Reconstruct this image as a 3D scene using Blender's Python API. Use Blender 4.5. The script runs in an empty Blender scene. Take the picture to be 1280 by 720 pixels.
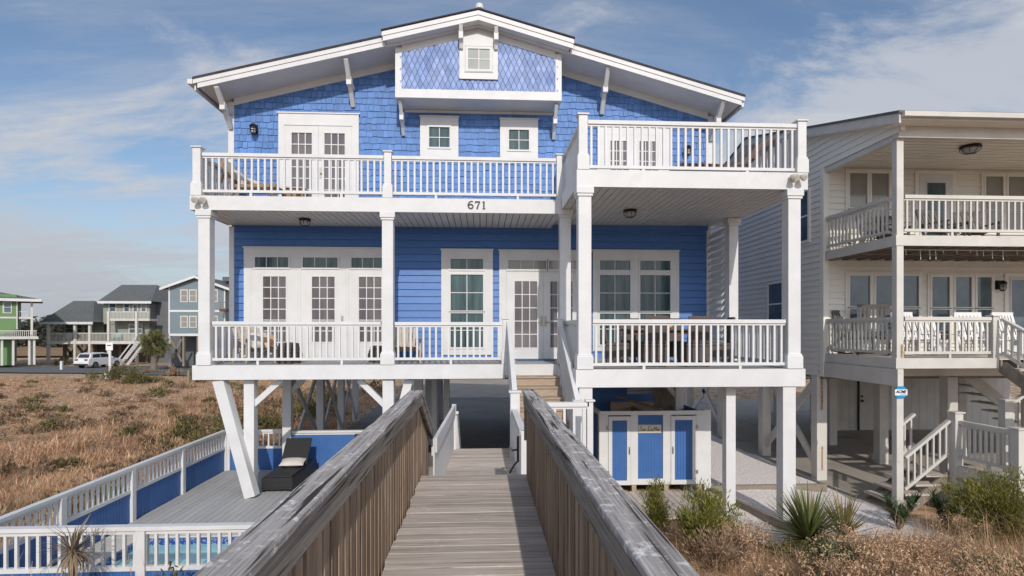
import bpy, math, random
import numpy as np
from mathutils import Vector, Matrix
random.seed(7); RNG = np.random.default_rng(7)
SC = bpy.context.scene; COL = SC.collection
R = math.radians
EYE = 3.6; F = 711.0; VPX = 602.0; HY = 412.0
YAW = math.atan((640 - VPX) / F)
YA, YB, YW = 12.4, 10.4, 14.25        # left porch front, right porch front, house wall

def at(px, py, Y):
    """point of the photo's line of sight at distance Y in front of the camera (used to survey the far houses)"""
    r = (px - 640) / F; u = (HY - py) / F
    dx = math.sin(YAW) + r * math.cos(YAW); dy = math.cos(YAW) - r * math.sin(YAW)
    return dx * Y / dy, u * Y / dy + EYE

# ------------------------------------------------------------------ materials
def mat(name, c1, c2=None, scale=3.0, rough=0.6, bump=0.0, stretch=(1, 1, 1), detail=5, spec=0.4, lo=0.35, hi=0.65, c3=None, scale3=1.0, lo3=0.6, hi3=0.72, metal=0.0, bscale=None):
    m = bpy.data.materials.new(name); m.use_nodes = True
    nt = m.node_tree; n = nt.nodes; l = nt.links
    b = n['Principled BSDF']
    b.inputs['Roughness'].default_value = rough
    b.inputs['Specular IOR Level'].default_value = spec
    b.inputs['Metallic'].default_value = metal
    b.inputs['Base Color'].default_value = (*c1, 1)
    if c2 is None and not bump: return m
    tc = n.new('ShaderNodeTexCoord'); mp = n.new('ShaderNodeMapping')
    mp.inputs['Scale'].default_value = stretch
    l.new(tc.outputs['Object'], mp.inputs['Vector'])
    nz = n.new('ShaderNodeTexNoise'); nz.inputs['Scale'].default_value = scale; nz.inputs['Detail'].default_value = detail
    nz.inputs['Roughness'].default_value = 0.6
    l.new(mp.outputs[0], nz.inputs['Vector'])
    if c2 is not None:
        mr = n.new('ShaderNodeMapRange'); mr.inputs[1].default_value = lo; mr.inputs[2].default_value = hi
        l.new(nz.outputs['Fac'], mr.inputs[0])
        mx = n.new('ShaderNodeMix'); mx.data_type = 'RGBA'
        mx.inputs[6].default_value = (*c1, 1); mx.inputs[7].default_value = (*c2, 1)
        l.new(mr.outputs[0], mx.inputs[0]); out = mx.outputs[2]
        if c3 is not None:
            n3 = n.new('ShaderNodeTexNoise'); n3.inputs['Scale'].default_value = scale3; n3.inputs['Detail'].default_value = 6
            n3.inputs['Roughness'].default_value = 0.65
            l.new(tc.outputs['Object'], n3.inputs['Vector'])
            m3 = n.new('ShaderNodeMapRange'); m3.inputs[1].default_value = lo3; m3.inputs[2].default_value = hi3
            l.new(n3.outputs['Fac'], m3.inputs[0])
            x3 = n.new('ShaderNodeMix'); x3.data_type = 'RGBA'; x3.inputs[7].default_value = (*c3, 1)
            l.new(m3.outputs[0], x3.inputs[0]); l.new(out, x3.inputs[6]); out = x3.outputs[2]
        l.new(out, b.inputs['Base Color'])
    if bump:
        bp = n.new('ShaderNodeBump'); bp.inputs['Strength'].default_value = bump; bp.inputs['Distance'].default_value = 0.02
        src = nz
        if bscale:
            src = n.new('ShaderNodeTexNoise'); src.inputs['Scale'].default_value = bscale; src.inputs['Detail'].default_value = 4
            l.new(mp.outputs[0], src.inputs['Vector'])
        l.new(src.outputs['Fac'], bp.inputs['Height']); l.new(bp.outputs[0], b.inputs['Normal'])
    return m

def island(m, amount=0.25, hue=0.0):
    """vary a material from piece to piece (board, shingle, leaf)"""
    nt = m.node_tree; n = nt.nodes; l = nt.links; b = n['Principled BSDF']
    g = n.new('ShaderNodeNewGeometry'); hs = n.new('ShaderNodeHueSaturation')
    mr = n.new('ShaderNodeMapRange'); mr.inputs[3].default_value = 1 - amount; mr.inputs[4].default_value = 1 + amount
    l.new(g.outputs['Random Per Island'], mr.inputs[0]); l.new(mr.outputs[0], hs.inputs['Value'])
    if hue:
        m2 = n.new('ShaderNodeMapRange'); m2.inputs[3].default_value = 0.5 - hue; m2.inputs[4].default_value = 0.5 + hue
        ml = n.new('ShaderNodeMath'); ml.operation = 'FRACT'; mm = n.new('ShaderNodeMath'); mm.operation = 'MULTIPLY'; mm.inputs[1].default_value = 7.31
        l.new(g.outputs['Random Per Island'], mm.inputs[0]); l.new(mm.outputs[0], ml.inputs[0]); l.new(ml.outputs[0], m2.inputs[0]); l.new(m2.outputs[0], hs.inputs['Hue'])
    ins = b.inputs['Base Color']
    if ins.is_linked:
        l.new(ins.links[0].from_socket, hs.inputs['Color'])
    else:
        hs.inputs['Color'].default_value = ins.default_value
    l.new(hs.outputs[0], ins)
    return m

def leafy(m, amt=0.3):
    """thin leaves let some light through"""
    nt = m.node_tree; n = nt.nodes; l = nt.links; b = n['Principled BSDF']; o = n['Material Output']
    t = n.new('ShaderNodeBsdfTranslucent'); mx = n.new('ShaderNodeMixShader'); mx.inputs[0].default_value = amt
    if b.inputs['Base Color'].is_linked: l.new(b.inputs['Base Color'].links[0].from_socket, t.inputs[0])
    else: t.inputs[0].default_value = b.inputs['Base Color'].default_value
    l.new(b.outputs[0], mx.inputs[1]); l.new(t.outputs[0], mx.inputs[2]); l.new(mx.outputs[0], o.inputs[0])
    return m

M = {}
M['white'] = mat('white_paint', (.70, .695, .69), (.64, .635, .63), 2.2, .5, .10, bscale=26, c3=(.62, .605, .58), scale3=2.6, lo3=.57, hi3=.78)
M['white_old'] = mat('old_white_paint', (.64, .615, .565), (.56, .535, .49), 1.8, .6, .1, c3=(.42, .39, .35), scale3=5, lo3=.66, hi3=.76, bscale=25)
M['vinyl'] = mat('cream_vinyl', (.85, .81, .725), (.81, .77, .685), 1.2, .5)
M['vinyl_shade'] = mat('shaded_cream_vinyl', (.60, .61, .63), (.56, .57, .59), 1.2, .5)  # cream vinyl with the side wall's shade put into its colour; unused
M['blue'] = island(mat('blue_siding', (.066, .170, .435), (.086, .196, .47), 4, .5, .12, stretch=(1, 1, 5)), .07)
M['blue_shingle'] = island(mat('blue_shingle', (.082, .196, .48), (.135, .258, .54), 9, .6, .25, stretch=(6, 1, .8)), .16)
M['blue_diamond'] = island(mat('blue_diamond_shingle', (.19, .285, .555), (.29, .375, .62), 3, .6, .15), .20)  # paler than the wall shingles: grazing sheen put into the base colour
M['blue_panel'] = mat('blue_beadboard', (.042, .13, .36), (.054, .148, .385), 3, .5)
M['roof'] = island(mat('dark_roof_shingle', (.035, .03, .035), (.06, .055, .06), 8, .9, .3), .2)
M['roof_grey'] = mat('grey_roof_shingle', (.10, .105, .105), (.15, .155, .15), 4, .9, .2)
M['deckgrey'] = island(mat('grey_composite_deck', (.46, .455, .445), (.40, .395, .39), 3, .7, .1, stretch=(4, .5, 1)), .06)
def weathered(name, axis, light, mid, dark, pale, grain=150, patch=5, amount=.12, pale_lo=.60, crack=.62, bump=.7):
    """silvered timber: fine grain and cracks along one axis, broad worn patches, pale lichen"""
    m = bpy.data.materials.new(name); m.use_nodes = True; nt = m.node_tree; n = nt.nodes; l = nt.links; b = n['Principled BSDF']
    b.inputs['Roughness'].default_value = .9; b.inputs['Specular IOR Level'].default_value = .25
    tc = n.new('ShaderNodeTexCoord'); g = n.new('ShaderNodeNewGeometry')
    def noise(scale, det, rough=.6, iso=False, off=0):
        mp = n.new('ShaderNodeMapping'); k = [1, 1, 1] if iso else [1 if i != axis else .028 for i in range(3)]
        mp.inputs['Scale'].default_value = k; mp.inputs['Location'].default_value = (off, off * .7, off * 1.3)
        cm = n.new('ShaderNodeCombineXYZ'); mu = n.new('ShaderNodeMath'); mu.operation = 'MULTIPLY'; mu.inputs[1].default_value = 37.0; l.new(g.outputs['Random Per Island'], mu.inputs[0])
        for q in range(3): l.new(mu.outputs[0], cm.inputs[q])
        ad = n.new('ShaderNodeVectorMath'); ad.operation = 'ADD'; l.new(tc.outputs['Object'], ad.inputs[0]); l.new(cm.outputs[0], ad.inputs[1]); l.new(ad.outputs[0], mp.inputs[0])
        z = n.new('ShaderNodeTexNoise'); z.inputs['Scale'].default_value = scale; z.inputs['Detail'].default_value = det; z.inputs['Roughness'].default_value = rough; z.inputs['Distortion'].default_value = .25 if not iso else 0
        l.new(mp.outputs[0], z.inputs['Vector']); return z.outputs['Fac']
    def rng(v, a, c):
        r_ = n.new('ShaderNodeMapRange'); r_.inputs[1].default_value = a; r_.inputs[2].default_value = c; l.new(v, r_.inputs[0]); return r_.outputs[0]
    def mix(f, a, c):
        x = n.new('ShaderNodeMix'); x.data_type = 'RGBA'; l.new(f, x.inputs[0])
        for q, v in ((6, a), (7, c)):
            if isinstance(v, tuple): x.inputs[q].default_value = (*v, 1)
            else: l.new(v, x.inputs[q])
        return x.outputs[2]
    fine = noise(grain, 5, .65); broad = noise(grain * .28, 4, .6, off=3); pt = noise(patch, 6, .65, True, 1.7)
    c = mix(rng(fine, .32, .68), mid, light); c = mix(rng(broad, .50, .72), c, tuple((a + d) / 2 for a, d in zip(mid, dark)))
    lo_ = noise(patch * 3.2, 8, .7, True, 5.1); gate = n.new('ShaderNodeMath'); gate.operation = 'MULTIPLY'; l.new(rng(lo_, pale_lo, pale_lo + .09), gate.inputs[0]); l.new(rng(pt, .42, .58), gate.inputs[1])
    c = mix(gate.outputs[0], c, pale)
    ck = noise(grain * .45, 3, .5, off=9); c = mix(rng(ck, crack, crack + .07), c, dark)
    hs = n.new('ShaderNodeHueSaturation'); mr = n.new('ShaderNodeMapRange'); mr.inputs[3].default_value = 1 - amount; mr.inputs[4].default_value = 1 + amount; l.new(g.outputs['Random Per Island'], mr.inputs[0]); l.new(mr.outputs[0], hs.inputs['Value']); l.new(c, hs.inputs['Color']); l.new(hs.outputs[0], b.inputs['Base Color'])
    bp = n.new('ShaderNodeBump'); bp.inputs['Strength'].default_value = bump; bp.inputs['Distance'].default_value = .006; l.new(fine, bp.inputs['Height']); l.new(bp.outputs[0], b.inputs['Normal'])
    return m
M['wood'] = weathered('weathered_deck_wood', 0, (.66, .585, .52), (.46, .395, .34), (.17, .135, .115), (.74, .69, .63), 110, 3.5, .14, .60, .64, .5)
M['wood_cap'] = weathered('weathered_rail_cap', 1, (.56, .52, .495), (.27, .24, .22), (.05, .042, .036), (.80, .78, .75), 100, 5.5, .05, .525, .575, 1.0)
M['wood_band'] = weathered('weathered_rail_band', 1, (.40, .35, .305), (.22, .185, .155), (.06, .05, .04), (.56, .53, .49), 100, 5, .06, .60, .59, .9)
M['wood_picket'] = weathered('weathered_picket', 2, (.46, .345, .25), (.27, .195, .14), (.085, .06, .042), (.52, .42, .33), 110, 2.5, .26, .66, .64, .6)
M['wood_stair'] = island(mat('tan_stair_wood', (.48, .375, .285), (.36, .27, .20), 5, .8, .4, stretch=(1, 9, 9)), .08)
M['wood_post'] = mat('raw_grey_timber', (.30, .25, .20), (.20, .17, .14), 4, .9, .4, stretch=(6, 6, .8))
M['glass'] = mat('window_glass', (.018, .042, .048), (.085, .14, .145), 1.4, .03, spec=.6, stretch=(4, 1, .35))
M['glass_blind'] = mat('door_glass_blind', (.095, .08, .085), (.16, .138, .14), 1.1, .05, spec=.7, stretch=(3, 1, .5))
M['glass_blue'] = mat('neighbour_glass', (.05, .08, .10), (.12, .16, .185), 1.2, .04, spec=1.0)
M['glass_shade'] = mat('roller_shade_glass', (.25, .235, .20), (.29, .275, .235), 2, .1, spec=.7)
M['gable_glass'] = mat('bright_gable_glass', (.30, .32, .30), (.36, .38, .35), 2, .08, spec=.8)
M['black'] = mat('black_metal', (.015, .015, .017), None, rough=.4)
M['dark'] = mat('dark_void', (.03, .03, .03))
M['bronze'] = mat('dark_letter_metal', (.05, .042, .035), None, rough=.5)
M['steel'] = mat('brushed_steel', (.5, .5, .5), None, rough=.3, metal=1)
M['brass'] = mat('satin_nickel', (.45, .40, .33), None, rough=.35, metal=.8)
M['lens'] = mat('lamp_glass', (.45, .46, .46), None, rough=.08, spec=.9)
M['lamp_white'] = mat('cream_lamp_housing', (.62, .56, .42), None, rough=.5)
M['wicker_black'] = mat('black_wicker', (.013, .013, .014), (.028, .028, .028), 60, .5, .5)
M['wicker'] = mat('brown_grey_wicker', (.14, .11, .095), (.085, .068, .06), 40, .7, .6, stretch=(.4, .4, 2))
M['cushion'] = mat('white_cushion', (.66, .62, .58), (.58, .54, .5), 4, .9)
M['floral'] = mat('floral_cushion', (.62, .56, .52), (.46, .30, .25), 9, .9, lo=.52, hi=.6)
M['orange'] = mat('orange_cushion', (.62, .33, .16), (.6, .45, .32), 5, .9)
M['beige'] = island(mat('beige_chair_wood', (.52, .45, .38), (.42, .36, .30), 4, .8, stretch=(4, 4, .6)), .08)
M['brownwood'] = mat('brown_wood', (.14, .08, .055), (.09, .05, .035), 5, .7, stretch=(1, 6, 6))
M['tanwood'] = mat('tan_table_wood', (.40, .24, .12), (.30, .18, .09), 5, .7, stretch=(1, 6, 6))
M['sling'] = mat('tan_sling', (.30, .21, .16), (.25, .17, .13), 20, .9)
M['white_chair'] = mat('white_chair_paint', (.78, .77, .75), None, rough=.5)
M['grey_chair'] = mat('grey_chair_wood', (.10, .09, .085), (.15, .14, .13), 5, .8)
M['mat_blue'] = mat('blue_doormat', (.10, .19, .33), (.06, .11, .2), 25, .95)
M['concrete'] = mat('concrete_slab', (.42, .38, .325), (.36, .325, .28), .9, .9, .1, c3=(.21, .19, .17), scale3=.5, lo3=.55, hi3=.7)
M['slab_dark'] = mat('dark_concrete', (.235, .205, .18), (.18, .16, .14), .7, .9, .1)  # darker tone of concrete
M['gravel'] = mat('shell_gravel', (.40, .34, .30), (.90, .83, .785), 22, .95, .6, lo=.30, hi=.50, detail=9)
M['asphalt'] = mat('asphalt', (.115, .12, .125), (.15, .155, .155), 1.5, .9, .1)
M['sandroad'] = mat('sand_road', (.42, .36, .29), (.34, .28, .22), .8, .95)
M['ground'] = mat('dry_sandy_ground', (.56, .36, .215), (.72, .60, .46), .55, .95, .6, c3=(.13, .085, .05), scale3=3.1, lo3=.46, hi3=.62, lo=.54, hi=.70, detail=9)
M['marsh'] = mat('marsh_grass', (.24, .135, .06), (.30, .19, .09), .03, .95, stretch=(.3, 2, 1), c3=(.16, .12, .07), scale3=.02, lo3=.5, hi3=.65)
M['straw'] = leafy(island(mat('dry_straw', (.80, .56, .36), (.64, .40, .23), .9, .9, lo=.4, hi=.6, c3=(.38, .215, .125), scale3=.55, lo3=.44, hi3=.60), .42, .014), .3)
M['straw_pale'] = leafy(island(mat('pale_dune_grass', (.63, .435, .255), (.42, .255, .135), 1.2, .85, lo=.4, hi=.6), .4, .014), .35)
M['cedar'] = leafy(island(mat('cedar_green', (.285, .265, .05), (.15, .165, .035), 5, .8), .4, .022), .35)
M['bush'] = leafy(island(mat('coastal_bush', (.13, .13, .045), (.20, .17, .07), 2, .8), .4, .025), .3)
M['bush_brown'] = leafy(island(mat('brown_brush', (.40, .275, .175), (.25, .175, .11), 3, .9), .4, .02), .25)
M['yucca'] = leafy(island(mat('yucca_leaf', (.13, .165, .05), (.20, .215, .075), 1.2, .45), .35, .02), .15)
M['yucca_old'] = leafy(island(mat('yucca_old_leaf', (.28, .20, .075), (.17, .15, .05), 2, .6), .3), .2)
M['yucca_dead'] = leafy(island(mat('dead_palm_leaf', (.34, .26, .18), (.22, .155, .10), 3, .8), .3), .2)
M['oleander'] = leafy(island(mat('oleander_leaf', (.05, .10, .035), (.085, .135, .05), 4, .45), .3), .2)
M['palm'] = leafy(island(mat('palm_frond', (.16, .175, .06), (.24, .22, .10), 1, .6), .35), .2)
M['bark'] = mat('palm_bark', (.23, .19, .15), (.14, .11, .085), 6, .95, .6)
M['twig'] = mat('twig_brown', (.16, .11, .075), None, rough=.9)
M['treeline'] = leafy(island(mat('far_treeline', (.035, .042, .028), (.055, .058, .04), .1, .9), .3), .2)
M['water'] = mat('pool_water', (.30, .58, .60), (.36, .64, .65), 3, .08, .2, spec=.8)
M['tile'] = mat('blue_pool_tile', (.025, .06, .24), (.25, .36, .55), 40, .2, lo=.52, hi=.56)
M['greyblue'] = mat('grey_blue_siding', (.175, .225, .25), (.19, .24, .265), 1, .6)
M['greygreen'] = mat('sage_grey_siding', (.27, .28, .24), (.30, .31, .27), 1, .6)
M['darkgrey'] = mat('dark_grey_siding', (.12, .125, .13), (.135, .14, .145), 1, .6)
M['green'] = mat('bright_green_siding', (.14, .25, .10), (.15, .265, .11), 1, .6)
M['carwhite'] = mat('white_car_paint', (.72, .72, .72), None, rough=.2, spec=.6)
M['tyre'] = mat('tyre_rubber', (.02, .02, .02), None, rough=.8)
M['carglass'] = mat('car_glass', (.02, .025, .03), None, rough=.05, spec=.9)
M['redlamp'] = mat('red_lamp', (.35, .02, .02), None, rough=.2)
M['sign_blue'] = mat('sign_blue', (.02, .27, .55), None, rough=.4)
M['sign_white'] = mat('sign_white', (.8, .8, .8), None, rough=.4)
M['sign_cream'] = mat('sign_cream', (.66, .60, .48), (.58, .53, .43), 9, .6)
M['sign_edge'] = mat('sign_edge_teal', (.35, .42, .40), None, rough=.6)
M['letter'] = mat('dark_red_brown_letter', (.07, .03, .025), None, rough=.6)
M['ink'] = mat('black_ink', (.015, .015, .015), None, rough=.6)
M['rust'] = mat('rust_stain', (.30, .12, .035), (.48, .35, .25), 20, .9)
M['teal'] = mat('teal_chair', (.12, .42, .42), None, rough=.6)
M['sand'] = mat('pale_sand', (.55, .46, .36), (.45, .36, .27), 2, .95)

# ------------------------------------------------------------------ mesh builder
class MB:
    def __init__(s): s.v = []; s.f = []
    def add(s, vs, fs):
        o = len(s.v); s.v += [tuple(p) for p in vs]; s.f += [tuple(i + o for i in f) for f in fs]; return s
    def box(s, x0, x1, y0, y1, z0, z1):
        return s.add([(x0, y0, z0), (x1, y0, z0), (x1, y1, z0), (x0, y1, z0), (x0, y0, z1), (x1, y0, z1), (x1, y1, z1), (x0, y1, z1)],
                     [(0, 3, 2, 1), (4, 5, 6, 7), (0, 1, 5, 4), (1, 2, 6, 5), (2, 3, 7, 6), (3, 0, 4, 7)])
    def beam(s, p, q, w, h, up=(0, 0, 1)):
        p = Vector(p); q = Vector(q); d = (q - p).normalized(); u = Vector(up)
        if abs(d.dot(u)) > .99: u = Vector((0, 1, 0))
        sd = d.cross(u).normalized() * (w / 2); u2 = sd.cross(d).normalized() * (h / 2)
        vs = [c + a * sd + b * u2 for c in (p, q) for a, b in ((-1, -1), (1, -1), (1, 1), (-1, 1))]
        return s.add(vs, [(0, 3, 2, 1), (4, 5, 6, 7), (0, 1, 5, 4), (1, 2, 6, 5), (2, 3, 7, 6), (3, 0, 4, 7)][0:0] + [(0, 1, 2, 3), (7, 6, 5, 4), (0, 4, 5, 1), (1, 5, 6, 2), (2, 6, 7, 3), (3, 7, 4, 0)])
    def prism(s, poly, y0, y1, axis='y'):
        """polygon (x,z) pushed along y; or (y,z) along x; or (x,y) along z"""
        n = len(poly)
        if axis == 'y': mk = lambda a, b, c: (a, c, b)
        elif axis == 'x': mk = lambda a, b, c: (c, a, b)
        else: mk = lambda a, b, c: (a, b, c)
        vs = [mk(a, b, y0) for a, b in poly] + [mk(a, b, y1) for a, b in poly]
        return s.add(vs, [tuple(range(n)), tuple(range(2 * n - 1, n - 1, -1))] + [(i, i + n, (i + 1) % n + n, (i + 1) % n) for i in range(n)])
    def tube(s, pts, rad, n=8, cap=True):
        pts = [Vector(p) for p in pts]; k = len(pts)
        rs = rad if isinstance(rad, (list, tuple)) else [rad] * k
        vs = []
        for i, p in enumerate(pts):
            d = (pts[min(i + 1, k - 1)] - pts[max(i - 1, 0)]).normalized()
            u = Vector((0, 0, 1)) if abs(d.z) < .9 else Vector((1, 0, 0))
            a = d.cross(u).normalized(); b = a.cross(d)
            for j in range(n):
                t = 2 * math.pi * j / n; vs.append(p + (a * math.cos(t) + b * math.sin(t)) * rs[i])
        fs = [(i * n + j, i * n + (j + 1) % n, (i + 1) * n + (j + 1) % n, (i + 1) * n + j) for i in range(k - 1) for j in range(n)]
        if cap: fs += [tuple(range(n - 1, -1, -1)), tuple((k - 1) * n + j for j in range(n))]
        return s.add(vs, fs)
    def lathe(s, c, prof, n=16):
        """profile of (radius, z) turned about the vertical through c"""
        vs = [(c[0] + r * math.cos(2 * math.pi * j / n), c[1] + r * math.sin(2 * math.pi * j / n), c[2] + z) for r, z in prof for j in range(n)]
        k = len(prof)
        return s.add(vs, [(i * n + j, i * n + (j + 1) % n, (i + 1) * n + (j + 1) % n, (i + 1) * n + j) for i in range(k - 1) for j in range(n)] + [tuple(range(n - 1, -1, -1)), tuple((k - 1) * n + j for j in range(n))])
    def xf(s, m):
        s.v = [tuple(m @ Vector(p)) for p in s.v]; return s
    def build(s, name, m, parent=None, bevel=0, smooth=False):
        off = Vector((0, 0, 0)); p = parent
        while p is not None: off += p.location; p = p.parent
        me = bpy.data.meshes.new(name)
        me.from_pydata([tuple(Vector(a) - off) for a in s.v], [], s.f); me.update()
        o = bpy.data.objects.new(name, me); COL.objects.link(o)
        me.materials.append(M[m] if isinstance(m, str) else m)
        if smooth: me.shade_smooth()
        if parent is not None: o.parent = parent
        if bevel:
            b = o.modifiers.new('bevel', 'BEVEL'); b.width = bevel; b.segments = 2; b.limit_method = 'ANGLE'
        return o

def tag(o, label, cat, group=None):
    o['label'] = label; o['category'] = cat
    if group: o['group'] = group
    return o
def thing(name, label, cat, loc=(0, 0, 0), group=None):
    o = bpy.data.objects.new(name, None); COL.objects.link(o); o.location = loc; o.empty_display_size = .2
    return tag(o, label, cat, group)
def struct(o): o['kind'] = 'structure'; return o
def stuff(o): o['kind'] = 'stuff'; return o
def dup(root, loc, rot=None, label=None, scale=None):
    c = root.copy(); COL.objects.link(c); c.location = loc
    if rot is not None: c.rotation_euler = (0, 0, rot)
    if scale: c.scale = (scale,) * 3 if not isinstance(scale, tuple) else scale
    if label: c['label'] = label
    def rec(a, b):
        for ch in list(a.children):
            d = ch.copy(); COL.objects.link(d); d.parent = b; rec(ch, d)
    rec(root, c); return c

# ------------------------------------------------------------------ shared builders
def railing(parent, p, q, top, bot, floor, m='white', gap=.137, name='railing', wid=.04, cap=.10, capt=.07):
    """p,q: (x,y) ends; top: top of the rail, bot: underside of the bottom rail"""
    b = MB(); P = Vector((*p, 0)); Q = Vector((*q, 0)); L = (Q - P).length; d = (Q - P) / L
    b.beam(P + Vector((0, 0, top - capt / 2)), Q + Vector((0, 0, top - capt / 2)), cap, capt)
    b.beam(P + Vector((0, 0, top - capt - .02)), Q + Vector((0, 0, top - capt - .02)), .045, .04)
    b.beam(P + Vector((0, 0, bot + .028)), Q + Vector((0, 0, bot + .028)), .06, .056)
    n = max(1, int(round(L / gap)))
    for i in range(n):
        c = P + d * (L * (i + .5) / n)
        b.beam(c + Vector((0, 0, bot + .05)), c + Vector((0, 0, top - capt - .035)), wid, wid, up=d)
    k = max(1, int(L / 1.6))
    for i in range(k):
        c = P + d * (L * (i + .5) / k + .05)
        if bot - floor > .03: b.beam(c + Vector((0, 0, floor - .002)), c + Vector((0, 0, bot + .01)), .05, .05, up=d)
    return b.build(name, m, parent)

def sloped_railing(parent, p, q, drop, m='white', gap=.13, name='stair_railing', cap=.09, capt=.055, low=.80):
    """p,q: 3-D ends of the rail top; balusters hang below"""
    b = MB(); P = Vector(p); Q = Vector(q); d = Q - P; L = Vector((d.x, d.y, 0)).length
    b.beam(P - Vector((0, 0, capt / 2)), Q - Vector((0, 0, capt / 2)), cap, capt)
    b.beam(P - Vector((0, 0, low)), Q - Vector((0, 0, low)), .05, .06)
    n = max(1, int(round(L / gap)))
    for i in range(n):
        c = P + d * ((i + .5) / n)
        b.beam(c - Vector((0, 0, low)), c - Vector((0, 0, capt * .6)), .036, .036, up=(0, 1, 0))
    return b.build(name, m, parent)

def newel(parent, x, y, z0, z1, w=.16, m='white', base=True, name='newel_post'):
    b = MB(); h = w / 2
    b.box(x - h, x + h, y - h, y + h, z0, z1 - .03)
    if base: b.box(x - h - .03, x + h + .03, y - h - .03, y + h + .03, z0, z0 + .26); b.box(x - h - .016, x + h + .016, y - h - .016, y + h + .016, z0 + .26, z0 + .30)
    b.box(x - h - .028, x + h + .028, y - h - .028, y + h + .028, z1 - .03, z1)
    return b.build(name, m, parent, bevel=.006)

def column(parent, x, y, z0, z1, w=.24, m='white', name='porch_column'):
    b = MB(); h = w / 2
    b.box(x - h, x + h, y - h, y + h, z0, z1)
    for e, a, c in ((.032, 0, .24), (.018, .24, .28)): b.box(x - h - e, x + h + e, y - h - e, y + h + e, z0 + .001, z0 + (c if a == 0 else c))
    for e, a, c in ((.042, .12, 0), (.024, .17, .12)): b.box(x - h - e, x + h + e, y - h - e, y + h + e, z1 - a - (.0 if c else 0), z1 - c - .001)
    return b.build(name, m, parent, bevel=.006)

def planks(x0, x1, y0, y1, z0, z1, w=.14, gap=.008, along='y', jit=0):
    b = MB(); a0, a1 = (x0, x1) if along == 'y' else (y0, y1)
    n = max(1, int(round((a1 - a0) / w))); w = (a1 - a0) / n
    for i in range(n):
        u0 = a0 + i * w + gap / 2; u1 = a0 + (i + 1) * w - gap / 2; j = random.uniform(-jit, jit); k = random.uniform(-jit, jit) * 6
        if along == 'y': b.box(u0, u1, y0 + k, y1, z0, z1 + j)
        else: b.box(x0 + k, x1 + random.uniform(-jit, jit) * 6, u0, u1, z0, z1 + j)
    return b

def siding(x0, x1, z0, z1, y, exp=.175, t=.034):
    b = MB(); n = int(math.ceil((z1 - z0) / exp))
    for i in range(n):
        a = z0 + i * exp; c = min(a + exp, z1)
        b.add([(x0, y - t, a), (x1, y - t, a), (x1, y - .003, c + .0), (x0, y - .003, c + .0), (x0, y, a), (x1, y, a)], [(0, 1, 2, 3), (0, 4, 5, 1)])
    return b

def side_siding(x, y0, y1, zbot, ztop, exp=.175, t=.03, sgn=-1):
    """lap siding on a wall facing sgn along x; zbot/ztop are functions of y or numbers"""
    b = MB(); z = zbot
    while z < max(ztop(y0), ztop(y1)):
        c = z + exp
        ya, yb = y0, y1
        # clip against sloping top
        N = 24; ys = [y0 + (y1 - y0) * i / N for i in range(N + 1)]
        for i in range(N):
            t0, t1 = ztop(ys[i]), ztop(ys[i + 1])
            if min(t0, t1) <= z: continue
            c0, c1 = min(c, t0), min(c, t1)
            b.add([(x + sgn * t, ys[i], z), (x + sgn * t, ys[i + 1], z), (x, ys[i + 1], c1), (x, ys[i], c0), (x, ys[i], z), (x, ys[i + 1], z)], [(0, 1, 2, 3), (0, 4, 5, 1)])
        z = c
    return b

def bead(x0, x1, z0, z1, y, w=.06, t=.02, axis='x'):
    """vertical beadboard"""
    b = MB(); n = max(1, int(round(abs(x1 - x0) / w))); s = (x1 - x0) / n
    for i in range(n):
        a = x0 + i * s; c = a + s
        if axis == 'x': b.box(a + .005, c - .005, y, y + t, z0, z1)
        else: b.box(y, y + t, a + .005, c - .005, z0, z1)
    if axis == 'x': b.box(x0, x1, y + .008, y + t + .004, z0, z1)
    else: b.box(y + .008, y + t - .008, x0, x1, z0, z1)
    return b

def muntins(b, x0, x1, z0, z1, nx, nz, y0, y1, w=.02, ws=None):
    for i in range(1, nx):
        x = x0 + (x1 - x0) * i / nx; b.box(x - w / 2, x + w / 2, y0, y1, z0, z1)
    for j in range(1, nz):
        z = z0 + (z1 - z0) * j / nz; b.box(x0, x1, y0 + .002, y1 + .001, z - w / 2, z + w / 2)

def frame_rect(b, x0, x1, z0, z1, y0, y1, l, r, t, bt):
    """a rectangular border of four butted boards; x0..z1 outer"""
    if l: b.box(x0, x0 + l, y0, y1, z0, z1)
    if r: b.box(x1 - r, x1, y0, y1, z0, z1)
    if t: b.box(x0 + l, x1 - r, y0, y1, z1 - t, z1)
    if bt: b.box(x0 + l, x1 - r, y0, y1, z0, z0 + bt)

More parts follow.
